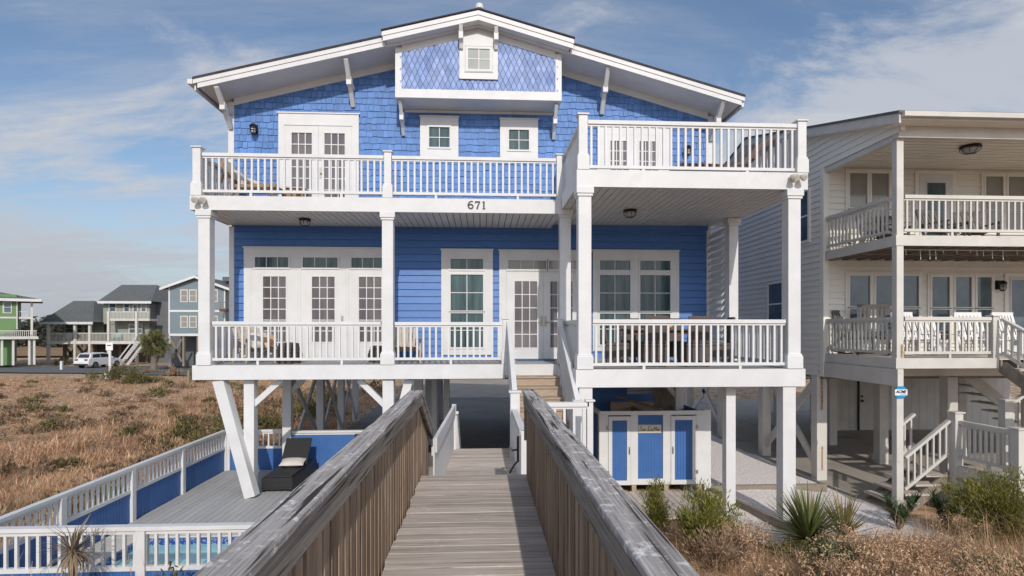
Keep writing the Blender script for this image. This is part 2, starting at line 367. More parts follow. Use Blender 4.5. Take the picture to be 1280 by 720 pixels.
def window(parent, y, outer, panes, glass='glass', trim='white', tw=.0, name='window', cap=True, shadow=.03):
    """outer: (x0,x1,z0,z1) of the flat white surround; panes: list of (x0,x1,z0,z1,nx,nz) glass openings"""
    x0, x1, z0, z1 = outer
    w = MB()
    # surround cut around the panes by strips: columns between distinct pane x-ranges
    xs = sorted(set([(p[0], p[1]) for p in panes]))
    cur = x0
    for a, c in xs:
        w.box(cur, a, y - .035, y, z0, z1)
        zs = sorted([(p[2], p[3]) for p in panes if (p[0], p[1]) == (a, c)])
        zc = z0
        for lo, hi in zs:
            w.box(a, c, y - .035, y, zc, lo); zc = hi
        w.box(a, c, y - .035, y, zc, z1); cur = c
    w.box(cur, x1, y - .035, y, z0, z1)
    if cap: w.box(x0 - .02, x1 + .02, y - .06, y + .001, z1, z1 + .03)
    o = w.build(name, trim, parent)
    s = MB(); g = MB()
    for (a, c, lo, hi, nx, nz) in panes:
        frame_rect(s, a - .04, c + .04, lo - .04, hi + .04, y - .055, y - .0345, .043, .043, .043, .043)
        muntins(s, a, c, lo, hi, nx, nz, y - .03, y - .018, .018)
        g.add([(a, y - .016, lo), (c, y - .016, lo), (c, y - .016, hi), (a, y - .016, hi)], [(0, 1, 2, 3)])
    s.build('sash', trim, o); g.build('pane', glass, o)
    return o

def door(parent, y, x0, x1, z0, z1, pane, nx, nz, glass='glass_blind', handle=None, m='white', name='door', panel=True):
    """a glazed door leaf, its lights and handle"""
    a, c, lo, hi = pane; b = MB()
    b.box(x0, a, y - .03, y, z0, z1); b.box(c, x1, y - .03, y, z0, z1); b.box(a, c, y - .03, y, z0, lo); b.box(a, c, y - .03, y, hi, z1)
    frame_rect(b, a - .03, c + .03, lo - .03, hi + .03, y - .04, y - .0295, .032, .032, .032, .032)
    if panel and lo - z0 > .25: frame_rect(b, a, c, z0 + .1, lo - .09, y - .036, y - .0295, .02, .02, .02, .02)
    o = b.build(name, m, parent)
    g = MB(); g.add([(a, y - .012, lo), (c, y - .012, lo), (c, y - .012, hi), (a, y - .012, hi)], [(0, 1, 2, 3)]); g.build('glass', glass, o)
    mu = MB(); muntins(mu, a, c, lo, hi, nx, nz, y - .028, y - .014, .022); mu.build('glazing_bars', m, o)
    if handle is not None:
        h = MB(); hx, hz = handle; h.box(hx - .025, hx + .025, y - .045, y - .0305, hz - .10, hz + .16); h.tube([(hx, y - .045, hz), (hx, y - .075, hz), (hx + .09 * (1 if hx < (x0 + x1) / 2 else -1), y - .075, hz)], .012); h.tube([(hx, y - .05, hz + .11), (hx, y - .04, hz + .11)], .025)
        h.build('handle', 'brass', o)
    return o

def stroke(b, pts, w, y0, y1, taper=None):
    """ribbon along 2-D (x,z) points, w wide, as a thin solid between y0 and y1"""
    pts = [Vector((p[0], p[1])) for p in pts]; n = len(pts); L = []; Rr = []
    for i, p in enumerate(pts):
        d = (pts[min(i + 1, n - 1)] - pts[max(i - 1, 0)]).normalized(); nn = Vector((-d.y, d.x)); ww = (w[i] if isinstance(w, list) else w) / 2
        L.append(p + nn * ww); Rr.append(p - nn * ww)
    vs = [(q.x, y, q.y) for y in (y0, y1) for q in L + Rr]; m = 2 * n
    fs = []
    for i in range(n - 1):
        fs += [(i, i + 1, n + i + 1, n + i), (m + i, m + n + i, m + n + i + 1, m + i + 1), (i, m + i, m + i + 1, i + 1), (n + i, n + i + 1, m + n + i + 1, m + n + i)]
    fs += [(0, n, m + n, m), (n - 1, m + n - 1, m + 2 * n - 1, 2 * n - 1)]
    b.add(vs, fs)

def arc(cx, cz, rx, rz, a0, a1, n=14): return [(cx + rx * math.cos(R(a0 + (a1 - a0) * i / n)), cz + rz * math.sin(R(a0 + (a1 - a0) * i / n))) for i in range(n + 1)]
# ================================================================== THE BLUE HOUSE
H = thing('beach_house', 'two storey blue house on piles with white porches and gable roof', 'house', (0, YW, 0))
HX0, HX1 = -6.15, 5.85; HBACK = 21.0
RIDGE = -.074; ZRID = 10.965
def zr(x): return 9.34 + .2506 * (x + 6.56) if x < RIDGE else 9.218 + .2744 * (6.29 - x)

# --- walls
siding(-6.04, 5.74, 2.85, 6.13, YW).build('siding', 'blue', H)
b = MB(); ex, wd = .16, .13; z = 6.45
while z < 10.7:
    x = -6.04 + random.uniform(-.06, 0)
    while x < 5.78:
        w = wd * random.uniform(.75, 1.5); a = max(x, -6.04); c = min(x + w, 5.78)
        if c - a > .02:
            dz = random.uniform(-.018, .012); top = min(z + ex + .03, zr(a) - .25, zr(c) - .25); lo = z + dz
            if top > lo + .02:
                t = random.uniform(.014, .026)
                b.add([(a + .004, YW - t - .006, lo), (c - .004, YW - t - .006, lo), (c - .004, YW - .003, top), (a + .004, YW - .003, top), (a + .004, YW, lo), (c - .004, YW, lo)], [(0, 1, 2, 3), (0, 4, 5, 1), (0, 3, 4), (1, 5, 2)])
        x += w
    z += ex
b.build('shingle_wall', 'blue_shingle', H)
b = MB(); b.prism([(-6.1, 2.6), (5.8, 2.6), (5.8, zr(5.8) - .24), (RIDGE, ZRID - .24), (-6.1, zr(-6.1) - .24)], YW + .001, HBACK); b.build('wall', 'blue', H)
for a, c, d_, e, f in ((-6.15, -6.03, .035, 2.84, 6.12), (-6.17, -6.03, .04, 6.46, zr(-6.1) - .3), (5.77, 5.89, .04, 6.46, zr(5.85) - .3), (5.73, 5.85, .035, 2.84, 6.12)):
    MB().box(a, c, YW - d_, YW + .1, e, f).build('corner_board', 'white', H, bevel=.005)
# --- roof
def slab(b, x0, x1, dz0, dz1, y0, y1):
    xs = [x0] + ([RIDGE] if x0 < RIDGE < x1 else []) + [x1]
    b.prism([(x, zr(x) + dz1) for x in xs] + [(x, zr(x) + dz0) for x in reversed(xs)], y0, y1)
b = MB(); slab(b, -6.58, 6.32, -.03, .025, 13.32, HBACK + .5); slab(b, -2.30, 2.17, .0255, .055, 13.12, 17.0)
roof = b.build('roof', 'roof', H)
b = MB(); slab(b, -6.45, 6.2, -.235, -.205, 13.37, HBACK + .4); slab(b, -2.2, 2.06, -.204, -.19, 13.17, 13.40); b.build('soffit', 'white', H)
def rake(x0, x1, y0, dz):
    b = MB(); slab(b, x0, x1, -.128 + dz, -.031 + dz, y0, y0 + .05); slab(b, x0 + (.09 if x0 < -6 else 0 if x0 == RIDGE else .02), x1 - (.07 if x1 > 6 else 0 if x1 == RIDGE else .02), -.24 + dz, -.132 + dz, y0 + .018, y0 + .05)
    return b.build('rake_board', 'white', H)
rake(-6.57, -2.2, 13.33, 0); rake(2.07, 6.31, 13.33, 0); rake(-2.28, RIDGE, 13.135, .03); rake(RIDGE, 2.15, 13.135, .03)
b = MB(); b.box(-6.70, -6.585, 13.33, HBACK + .4, 9.20, 9.315); b.build('gutter', 'white', H, bevel=.01)
b = MB(); b.box(6.325, 6.42, 13.6, HBACK + .4, 9.06, 9.165); b.build('gutter', 'white', H, bevel=.01)
MB().box(-6.565, -6.53, 13.39, HBACK + .4, 9.08, 9.29).build('eave_fascia', 'white', H); MB().box(6.26, 6.30, 13.39, HBACK + .4, 8.96, 9.18).build('eave_fascia', 'white', H)
b = MB(); slab(b, -6.03, RIDGE, -.40, -.236, YW - .045, YW - .004); b.build('frieze_board', 'white', H)
b = MB(); slab(b, RIDGE, 5.77, -.40, -.236, YW - .045, YW - .004); b.build('frieze_board', 'white', H)
b = MB(); b.lathe((RIDGE + .02, 13.75, 10.93), [(.07, 0), (.07, .40), (.095, .405), (.095, .50), (.06, .51), (.055, .53)], 16); b.build('vent_pipe', 'white', H, smooth=False)
# --- brackets
def bracket(x, yw, zw, yf, zf, w=.10):
    b = MB(); b.beam((x, yw, zw), (x, yf, zf), w, .10)
    mp = Vector((x, yw, zw)).lerp(Vector((x, yf, zf)), .52)
    b.box(x - w * .62, x + w * .62, mp.y - .09, mp.y + .07, mp.z - .09, mp.z + .09)
    b.beam((x, mp.y + .02, mp.z - .0), (x, yw, mp.z + .0), w * .9, .09)
    return b.build('bracket', 'white', H, bevel=.008)
bracket(-3.16, YW - .04, 9.10, 13.45, 9.93); bracket(3.02, YW - .04, 9.05, 13.45, 9.89)
bracket(-6.09, YW - .06, 8.5, 13.42, 9.20); bracket(5.83, YW - .06, 8.42, 13.42, 9.13)
bracket(-1.93, YW - .04, 8.42, 13.62, 9.05, .08); bracket(1.80, YW - .04, 8.39, 13.62, 9.03, .08)
bracket(-.48, 13.44, 10.22, 13.20, 10.66, .085); bracket(.34, 13.44, 10.22, 13.20, 10.64, .085)
# --- bay under the gable peak
BX0, BX1, BY = -2.03, 1.91, 13.5
b = MB(); b.box(BX0, BX1, BY - .02, YW - .002, 9.055, 9.262)
b.box(BX0 + .002, BX0 + .152, BY - .012, YW - .004, 9.263, zr(BX0) - .24); b.box(BX1 - .152, BX1 - .002, BY - .012, YW - .004, 9.263, zr(BX1) - .24)
slab(b, BX0 + .153, BX1 - .153, -.40, -.236, BY - .010, BY + .02)
b.box(-1.9, 1.79, YW - .05, YW - .001, 8.985, 9.05)
bay = b.build('gable_bay', 'white', H, bevel=.005)
b = MB(); sp, hh = .130, .285; row = 0; z = 9.10
while z < 10.75:
    x = BX0 + (sp / 2 if row % 2 else 0)
    while x < BX1:
        w2 = sp / 2; t = .012
        p = [(x, z), (x + w2, z + hh / 2), (x, z + hh), (x - w2, z + hh / 2)]
        if BX0 + .10 < x < BX1 - .10 and z + hh / 2 < zr(x) - .33 and z > 9.09:
            k = .942
            cc = (x, z + hh / 2)
            q = [(cc[0] + (px - cc[0]) * k, cc[1] + (pz - cc[1]) * k) for px, pz in p]
            b.add([(q[0][0], BY + .004 - .022, q[0][1]), (q[1][0], BY + .004 - .008, q[1][1]), (q[2][0], BY + .006, q[2][1]), (q[3][0], BY + .004 - .008, q[3][1])], [(0, 1, 2, 3)])
        x += sp
    z += hh / 2; row += 1
b.build('diamond_shingles', 'blue_diamond', bay)
b = MB(); b.prism([(BX0 + .1, 9.2), (BX1 - .1, 9.2), (BX1 - .1, zr(BX1) - .3), (RIDGE, ZRID - .3), (BX0 + .1, zr(BX0) - .3)], BY + .012, BY + .05); b.build('backing', mat('blue_shingle_shadow_gap', (.07, .11, .27)), bay)
b = MB(); b.prism([(-.525, 9.515), (.385, 9.515), (.385, 10.50), (RIDGE, 10.63), (-.525, 10.51)], BY - .05, BY - .025); frame_rect(b, -.41, .28, 9.67, 10.31, BY - .066, BY - .0495, .03, .03, .03, .03)
wn = b.build('window', 'white', H, bevel=.004)
b = MB(); frame_rect(b, -.37, .24, 9.69, 10.27, BY - .075, BY - .0505, .05, .05, .05, .05); muntins(b, -.32, .19, 9.74, 10.22, 2, 2, BY - .066, BY - .055, .022); b.build('sash', 'white', wn)
b = MB(); b.add([(-.32, BY - .053, 9.74), (.19, BY - .053, 9.74), (.19, BY - .053, 10.22), (-.32, BY - .053, 10.22)], [(0, 1, 2, 3)]); b.build('pane', 'gable_glass', wn)
# --- first floor openings
y = YW - .02
t3 = [(-5.52, -4.72), (-4.37, -3.53), (-3.20, -2.40)]
tw = window(H, y, (-5.79, -2.17, 5.075, 5.60), [(a, c, 5.12, 5.37, 3, 1) for a, c in t3], name='transom_window')
for a, c in ((-5.79, -5.62), (-4.49, -4.43), (-3.33, -3.265), (-2.28, -2.17)): MB().box(a, c, y - .035, y, 2.86, 5.074).build('door_trim', 'white', H)
for i, (a, c) in enumerate(((-5.618, -4.492), (-4.428, -3.332), (-3.263, -2.282))):
    m_ = (a + c) / 2 + (0 if i < 2 else .03); door(H, y - .004, a, c, 2.87, 5.07, (m_ - .275, m_ + .275, 3.30, 4.90), 3, 6, handle=(c - .09, 3.78) if i == 1 else None)
window(H, y, (-1.0, .28, 2.97, 5.58), [(-.77, .04, 5.10, 5.36, 2, 1), (-.77, .04, 4.07, 4.97, 2, 2), (-.77, .04, 3.16, 4.01, 2, 2)])
window(H, y, (.44, 2.76, 5.05, 5.57), [(.66, 1.62, 5.11, 5.33, 3, 1), (1.68, 2.60, 5.11, 5.33, 3, 1)], name='transom_window', glass='glass_shade')
MB().box(.44, .615, y - .035, y, 2.86, 5.049).build('door_trim', 'white', H); MB().box(2.56, 2.76, y - .035, y, 2.86, 5.049).build('door_trim', 'white', H)
door(H, y - .004, .618, 1.545, 2.87, 5.045, (.825, 1.39, 3.15, 4.81), 3, 5, handle=(1.50, 3.78))
door(H, y - .004, 1.55, 2.558, 2.87, 5.045, (1.72, 2.28, 3.15, 4.81), 3, 5, handle=(1.60, 3.78))
window(H, y, (2.80, 5.01, 3.06, 5.59), [(2.97, 3.75, 5.10, 5.345, 2, 1), (2.97, 3.75, 4.07, 4.98, 2, 2), (2.97, 3.75, 3.22, 4.01, 2, 2), (4.0, 4.78, 5.10, 5.345, 2, 1), (4.0, 4.78, 4.07, 4.98, 2, 2), (4.0, 4.78, 3.22, 4.01, 2, 2)])
# --- second floor openings
y = YW - .035
b = MB(); b.box(-4.96, -4.80, y - .035, y, 6.46, 8.89); b.box(-3.19, -3.02, y - .035, y, 6.46, 8.89); b.box(-4.80, -3.19, y - .035, y, 8.61, 8.89); b.box(-4.99, -2.99, y - .06, y, 8.891, 8.92); b.box(-4.82, -3.17, y - .05, y - .036, 8.60, 8.64); b.build('door_trim', 'white', H)
door(H, y - .004, -4.798, -4.0, 6.46, 8.598, (-4.64, -4.15, 6.75, 8.42), 3, 6)
door(H, y - .004, -3.995, -3.192, 6.46, 8.598, (-3.85, -3.355, 6.75, 8.42), 3, 6, handle=(-3.94, 7.42))
window(H, y, (-1.52, -.575, 7.80, 8.87), [(-1.30, -.79, 8.12, 8.62, 2, 2)], shadow=.05)
window(H, y, (.46, 1.41, 7.80, 8.85), [(.68, 1.185, 8.09, 8.59, 2, 2)])
b = MB(); b.box(2.91, 3.08, y - .035, y, 6.56, 8.76); b.box(4.60, 4.77, y - .035, y, 6.56, 8.76); b.box(3.08, 4.60, y - .035, y, 8.52, 8.76); b.box(2.88, 4.80, y - .06, y, 8.761, 8.79); b.build('door_trim', 'white', H)
door(H, y - .004, 3.082, 3.837, 6.56, 8.518, (3.24, 3.71, 6.85, 8.36), 3, 6)
door(H, y - .004, 3.842, 4.598, 6.56, 8.518, (3.98, 4.46, 6.85, 8.36), 3, 6)
# --- decks
def soffit(x0, x1, y0, y1, z):
    b = planks(x0, x1, y0, y1, z, z + .02, .148, .016, 'y'); s = b.build('porch_ceiling', 'white', H)
    return s
d = planks(-6.1, 1.70, YA + .045, YW - .03, 2.81, 2.845, .14, .006, 'x').build('lower_deck', 'deckgrey', H)
MB().box(-6.13, .50, YA, YA + .04, 2.53, 2.838).box(-6.13, -6.09, YA + .04, YW, 2.53, 2.838).build('fascia', 'white', d, bevel=.004); MB().box(.502, 1.733, YA + .006, YA + .04, 2.60, 2.838).build('fascia', 'white', d)
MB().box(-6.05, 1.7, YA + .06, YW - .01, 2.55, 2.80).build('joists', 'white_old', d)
d = planks(1.78, 6.06, YB + .045, YW - .03, 2.83, 2.862, .14, .006, 'x').build('lower_deck', 'deckgrey', H)
MB().box(1.735, 6.092, YB, YB + .04, 2.53, 2.862).box(1.735, 1.775, YB + .04, YW - .05, 2.53, 2.862).box(6.052, 6.092, YB + .04, YW - .05, 2.53, 2.862).build('fascia', 'white', d, bevel=.004)
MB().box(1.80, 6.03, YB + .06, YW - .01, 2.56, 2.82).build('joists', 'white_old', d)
d = planks(-6.14, 1.72, YA + .045, YW - .05, 6.41, 6.445, .14, .006, 'x').build('upper_deck', 'deckgrey', H)
MB().box(-6.18, 1.745, YA, YA + .04, 6.14, 6.447).box(-6.18, -6.14, YA + .04, YW - .04, 6.14, 6.447).build('fascia', 'white', d, bevel=.004)
MB().box(-6.12, 1.74, YA + .05, YW - .01, 6.18, 6.40).build('joists', 'dark', d)
d = planks(1.79, 6.10, YB + .045, YW - .05, 6.50, 6.545, .14, .006, 'x').build('upper_deck', 'deckgrey', H)
MB().box(1.75, 6.14, YB, YB + .04, 6.235, 6.552).box(1.75, 1.79, YB + .04, YW - .04, 6.235, 6.552).box(6.10, 6.14, YB + .04, YW - .04, 6.235, 6.552).build('fascia', 'white', d, bevel=.004)
MB().box(1.80, 6.09, YB + .05, YW - .01, 6.275, 6.49).build('joists', 'dark', d)
soffit(-6.13, 1.745, YA + .045, YW - .01, 6.15); soffit(1.795, 6.095, YB + .045, YW - .01, 6.245)
# --- columns, railings
column(H, -5.89, YA + .13, 2.84, 6.14); column(H, -2.03, YA + .13, 2.84, 6.14); column(H, 1.84, YA + .13, 2.86, 6.24)
column(H, 1.905, YB + .13, 2.865, 6.235); column(H, 5.885, YB + .13, 2.865, 6.235); column(H, 5.95, 13.25, 2.865, 6.24, .22)
railing(H, (-5.74, YA + .10), (-2.18, YA + .10), 3.775, 2.935, 2.84); railing(H, (-1.88, YA + .10), (.44, YA + .10), 3.765, 2.935, 2.84)
railing(H, (-5.95, YA + .30), (-5.95, YW - .06), 3.775, 2.935, 2.84)
railing(H, (2.06, YB + .10), (5.74, YB + .10), 3.79, 2.925, 2.862); railing(H, (1.86, YB + .30), (1.86, YA - .02), 3.79, 2.925, 2.862); railing(H, (5.93, YB + .30), (5.93, 13.1), 3.79, 2.925, 2.862)
newel(H, .53, YA + .10, 2.84, 3.86, .13)
newel(H, -6.05, YA + .10, 6.448, 7.50, .165); newel(H, -2.03, YA + .10, 6.448, 7.47, .155); newel(H, 1.71, YA + .10, 6.448, 7.47, .12, base=False)
railing(H, (-5.95, YA + .10), (-2.12, YA + .10), 7.375, 6.535, 6.447); railing(H, (-1.94, YA + .10), (1.64, YA + .10), 7.372, 6.535, 6.447); railing(H, (-6.05, YA + .2), (-6.05, YW - .06), 7.375, 6.535, 6.447)
newel(H, 1.875, YB + .10, 6.553, 7.60, .165); newel(H, 6.04, YB + .10, 6.553, 7.56, .165)
railing(H, (1.97, YB + .10), (5.95, YB + .10), 7.49, 6.60, 6.552); railing(H, (1.87, YB + .2), (1.87, YW - .06), 7.49, 6.60, 6.552); railing(H, (6.04, YB + .2), (6.04, YW - .06), 7.49, 6.60, 6.552)
# --- louvre screen at the right end of the porch
b = MB(); z = 2.98
while z < 6.1:
    b.beam((5.80, 13.37, z), (5.80, 14.20, z), .02, .17, up=(.75, 0, 1)); z += .165
b.box(5.77, 5.83, 14.205, 14.245, 2.87, 6.23)
b.build('louver_screen', 'white', H)
# --- house number
b = MB(); y1, y0 = YA - .001, YA - .015; Z = 6.225; h = .165
def num(cx): return cx
x = -.27
stroke(b, [(x + .085, Z + .158), (x + .05, Z + .166), (x + .005, Z + .145), (x - .022, Z + .09), (x - .02, Z + .06)], [.016, .022, .026, .030, .030], y0, y1)
stroke(b, arc(x + .035, Z + .052, .048, .045, 0, 360, 20), .027, y0 - .001, y1)
x = -.09
stroke(b, [(x - .05, Z + .125), (x - .048, Z + .152), (x + .058, Z + .152)], [.02, .03, .03], y0, y1)
stroke(b, [(x + .052, Z + .15), (x + .015, Z + .08), (x - .008, Z - .002)], [.016, .028, .036], y0 - .001, y1)
x = .05
stroke(b, [(x, Z - .002), (x, Z + .168)], .032, y0, y1); stroke(b, [(x - .028, Z + .006), (x + .028, Z + .006)], .018, y0 - .001, y1); stroke(b, [(x - .03, Z + .142), (x + .005, Z + .164)], .018, y0 - .001, y1)
b.build('house_number', 'bronze', H)
# --- piles under the house
def pile(x, y, z0, z1, w=.2, m='white'): return MB().box(x - w / 2, x + w / 2, y - w / 2, y + w / 2, z0, z1).build('pile', m, H, bevel=.008)
def brace(p, q, w=.05, h=.17, m='white'): return MB().beam(p, q, w, h).build('brace', m, H)
pile(-5.03, YA + .30, -.1, 2.53, .22); brace((-5.62, YA + .17, 2.52), (-4.92, YA + .10, .02), .22, .24); brace((-4.98, YA + .30, 1.95), (-4.35, YA + .30, 2.52), .1, .12)
pile(-2.03, YA + .20, -.1, 2.53, .24); brace((-1.6, YA + .3, 2.5), (-2.0, YA + .3, .9), .16, .18); brace((-2.1, YA + .3, 1.9), (-2.7, YA + .3, 2.5), .1, .12)
rows = (15.0, 18.0, 20.6, 22.9)
for x in (-5.0, -1.65, 1.9, 5.6):
    for i, yy in enumerate(rows):
        if x > 0 and yy > 21: continue
        if x > 1 and yy < 16: continue
        pile(x, yy, -.1, 2.6, .22)
        if i and (x < -1 or yy > 17): 
            if x == -5.0 and i < 4: brace((x - .02, rows[i - 1] + .1, .1), (x - .02, yy - .1, 2.45)); brace((x + .04, rows[i - 1] + .1, 2.45), (x + .04, yy - .1, .1))
brace((-5.0, 15.0, 1.9), (-4.4, 15.0, 2.55), .1, .13)
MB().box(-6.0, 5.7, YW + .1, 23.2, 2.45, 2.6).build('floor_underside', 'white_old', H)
for x in (-1.35, -1.0): pile(x, 16.4, 0, 2.5, .16)
pile(1.925, YB + .16, -.1, 2.53, .25); pile(5.80, YB + .16, -.1, 2.53, .25); pile(4.82, YB + .46, -.1, 2.53, .19)
pile(4.78, 13.6, -.1, 2.55, .2); brace((4.75, 13.6, 1.95), (4.3, 13.6, 2.5), .1, .12)
MB().box(1.75, 5.0, 15.2, 22, 0, 2.5).build('storage_room', 'blue', H)
siding(1.75, 5.0, 0, 2.5, 15.2, .175).build('storage_wall', 'blue', H)
b = MB()
for i in range(6): b.beam((3.7, 14.3, 2.42 - i * .085), (4.75, 14.3, 2.42 - i * .085), .02, .07, up=(0, -.7, 1))
b.build('louver_vent', 'white', H)

# ------------------------------------------------------------------ lamps on the house
def flood(x, z, y, label, s=1):
    t = thing('floodlight', label, 'floodlight', (x, y, z), 'twin floodlights on the deck fascia')
    MB().tube([(x, y + .0, z), (x, y - .05, z)], .05, 12).build('base', 'lamp_white', t)
    for dx in (-.075, .085):
        b = MB(); b.tube([(x + dx * .4, y - .04, z + .02), (x + dx, y - .08, z + .015)], .018); b.tube([(x + dx, y - .05, z + .03), (x + dx + .01, y - .13, z - .005), (x + dx + .015, y - .19, z - .03)], [.03, .05, .07], 14); h = b.build('lamp_head', 'lamp_white', t, smooth=False)
        MB().tube([(x + dx + .015, y - .19, z - .03), (x + dx + .018, y - .20, z - .035)], [.06, .045], 14).build('lens', 'lens', h)
flood(-5.93, 6.34, YA, 'twin floodlight at the left end of the upper deck fascia')
flood(5.86, 6.44, YB, 'twin floodlight at the right corner of the tall right deck')
def ceil(x, y, z, label, r=.13):
    t = thing('ceiling_light', label, 'ceiling light', (x, y, z), 'round caged porch ceiling lights')
    MB().lathe((x, y, z - .05), [(r * .9, .049), (r, .03), (r, 0), (r * .85, -.005)], 20).build('base', 'black', t)
    g = MB().lathe((x, y, z - .16), [(.02, 0), (r * .5, .012), (r * .8, .05), (r * .86, .105)], 18).build('globe', 'lens', t, smooth=True)
    b = MB()
    for k in range(4):
        a = math.pi * k / 4
        b.tube([(x + math.cos(a) * r * q, y + math.sin(a) * r * q, z - .055 - zz) for q, zz in ((.95, 0), (.9, .06), (.55, .105), (0, .12), (-.55, .105), (-.9, .06), (-.95, 0))], .006, 5)
    b.build('cage', 'black', t)
ceil(-4.05, 13.3, 6.149, 'black caged ceiling light above the left porch doors'); ceil(3.27, 12.4, 6.244, 'caged ceiling light under the tall right porch ceiling', .15)
def lantern(x, y, z, label):
    t = thing('wall_lantern', label, 'lantern', (x, y, z), 'black wall lanterns')
    MB().box(x - .06, x + .06, y - .03, y, z - .02, z + .20).beam((x, y - .02, z + .14), (x, y - .12, z + .15), .03, .03).build('bracket', 'black', t)
    b = MB().lathe((x, y - .14, z - .06), [(.03, -.02), (.05, 0), (.05, .012)], 14).lathe((x, y - .14, z + .10), [(.085, 0), (.095, .02), (.06, .07), (.02, .09)], 14)
    for k in range(6):
        a = math.pi * k / 3; b.tube([(x + .075 * math.cos(a), y - .14 + .075 * math.sin(a), z + .10), (x + .075 * math.cos(a), y - .14 + .075 * math.sin(a), z + .0), (x + .045 * math.cos(a), y - .14 + .045 * math.sin(a), z - .055)], .007, 5)
    for zz in (.07, .02): b.lathe((x, y - .14, z + zz), [(.078, 0), (.082, .005), (.078, .01)], 14)
    b.build('cage', 'black', t); MB().lathe((x, y - .14, z - .045), [(.04, 0), (.058, .03), (.062, .14)], 14).build('globe', 'lens', t, smooth=True)
lantern(-5.52, YW - .03, 8.40, 'black wall lantern left of the upstairs double doors'); lantern(5.20, YW - .03, 8.06, 'black wall lantern behind the balusters of the right upper deck')
# ================================================================== BOARDWALK
DZ = 1.85
W = thing('boardwalk', 'weathered grey wooden boardwalk with solid picket railings leading to the house', 'boardwalk', (0, 6, DZ))
b = MB(); y = -2.4
while y < 6.78:
    j = random.uniform(-.003, .003); e = random.uniform(-.012, .012)
    b.box(-.72 + e, .58 + e * .7, y, y + .134, DZ - .038 + j, DZ + j + random.uniform(-.002, .002)); y += .1405
b.build('deck_boards', 'wood', W, bevel=.004)
MB().box(-.70, -.66, -2.4, 6.76, DZ - .26, DZ - .045).box(.52, .56, -2.4, 6.76, DZ - .26, DZ - .045).build('side_joist', 'wood_band', W)
MB().box(-.64, .50, 6.70, 6.745, DZ - .26, DZ - .046).build('end_joist', 'wood_band', W)
for sgn, xi, xo in ((-1, -.685, -.835), (1, .478, .632)):
    lo, hi = min(xi, xo), max(xi, xo)
    b = MB()
    for (a, c) in ((-2.4, 1.15), (1.153, 4.02), (4.023, 6.70)):
        b.box(lo, hi, a, c, 2.852, 2.892)
    cap = b.build('rail_cap', 'wood_cap', W, bevel=.008)
    # inner band under the cap, outer band
    ib = xi + .012 * sgn
    b = MB(); b.box(min(ib, ib + .036 * sgn), max(ib, ib + .036 * sgn), -2.4, 6.68, 2.715, 2.8515); b.build('rail_band', 'wood_band', cap, bevel=.005)
    # overlapped vertical pickets down to the deck
    b = MB(); y = -2.4; k = 0
    while y < 6.66:
        w = random.uniform(.082, .094); off = .05 if k % 2 else .076
        xa = xi + off * sgn; xb = xa + .02 * sgn
        b.box(min(xa, xb), max(xa, xb), y, y + w, DZ - .24 + random.uniform(-.01, .01), 2.850); y += w - .016 if k % 2 else w - .020; k += 1
    b.build('pickets', 'wood_picket', cap)
    for yy in (0.2, 2.4, 4.6, 6.6):
        MB().box(min(xi + .1 * sgn, xi + .19 * sgn), max(xi + .1 * sgn, xi + .19 * sgn), yy - .045, yy + .045, -.2 + (.5 if yy < 4 else 0), 2.85).build('post', 'wood_post', W)
    if sgn < 0:
        # the end piece that follows the steps down
        b = MB(); b.beam((-.76, 6.69, 2.868), (-.76, 8.2, 2.18), .15, .042); c2 = b.build('end_cap', 'wood_cap', cap, bevel=.006)
        b = MB(); b.beam((-.715, 6.70, 2.78), (-.715, 8.2, 2.09), .036, .12); b.build('end_band', 'wood_band', cap)
        b = MB(); y = 6.66; k = 0
        while y < 8.1:
            zt = 2.84 - (y + .045 - 6.69) * .456; b.box(-.765 - .02 * (k % 2), -.745 - .02 * (k % 2), y, y + .088, 1.0, zt - .02); y += .072; k += 1
        b.build('end_pickets', 'wood_picket', cap)
    else:
        MB().box(.50, .62, 6.655, 6.695, 2.30, 2.8515).build('end_band', 'wood_band', cap)
# ------------------------------------------------------------------ landing and stairs
LZ = 1.30
S = thing('entry_staircase', 'tan wooden stairs with white railings rising to the front porch', 'staircase', (.6, 9.5, 0))
fl = planks(-.62, .66, 6.85, 11.02, LZ - .04, LZ, .14, .006, 'x', .002).build('landing_floor', 'wood', S)
MB().box(-.60, 1.78, 10.98, 11.05, LZ - .24, LZ - .045).box(-.62, -.58, 6.9, 10.97, LZ - .24, LZ - .045).build('rim_joist', 'wood_band', fl)
planks(.67, 1.78, 9.15, 10.15, LZ - .04, LZ, .14, .006, 'x', .002).build('landing_floor', 'wood', S)
MB().box(-.64, .50, 6.80, 7.08, 1.53, 1.57).build('step', 'wood', S)
n = 7; y0, y1 = 10.10, YA - .0; rz = (2.60 - LZ) / (n)
for i in range(n):
    zt = LZ + rz * (i + 1) - .0; ya = y0 + (YA - y0) * i / n
    if i == n - 1: pass
    MB().box(.655, 1.665, ya - .03, ya + .34 if i < n - 1 else YA - .005, zt - .04, zt).build('tread', 'wood_stair', S, bevel=.005)
    MB().box(.66, 1.66, ya, ya + .02, zt - rz, zt - .0405).build('riser', 'wood_stair', S)
for x in (.61, 1.69):
    b = MB(); b.prism([(10.02, LZ - .05), (10.02, LZ + .22), (YA - .01, 2.83), (YA - .01, 2.45)], x - .025, x + .025, 'x'); b.build('stringer', 'white', S)
newel(S, .60, 10.25, LZ - .3, 2.50, .17, base=False); newel(S, 1.70, 10.0, LZ - .3, 2.35, .13, base=False); newel(S, 1.70, YA - .06, 2.85, 3.86, .09, base=False)
sloped_railing(S, (.595, YA + .04, 3.80), (.605, 10.30, 2.45), .8); sloped_railing(S, (1.70, YA - .06, 3.82), (1.71, 10.02, 2.33), .8)
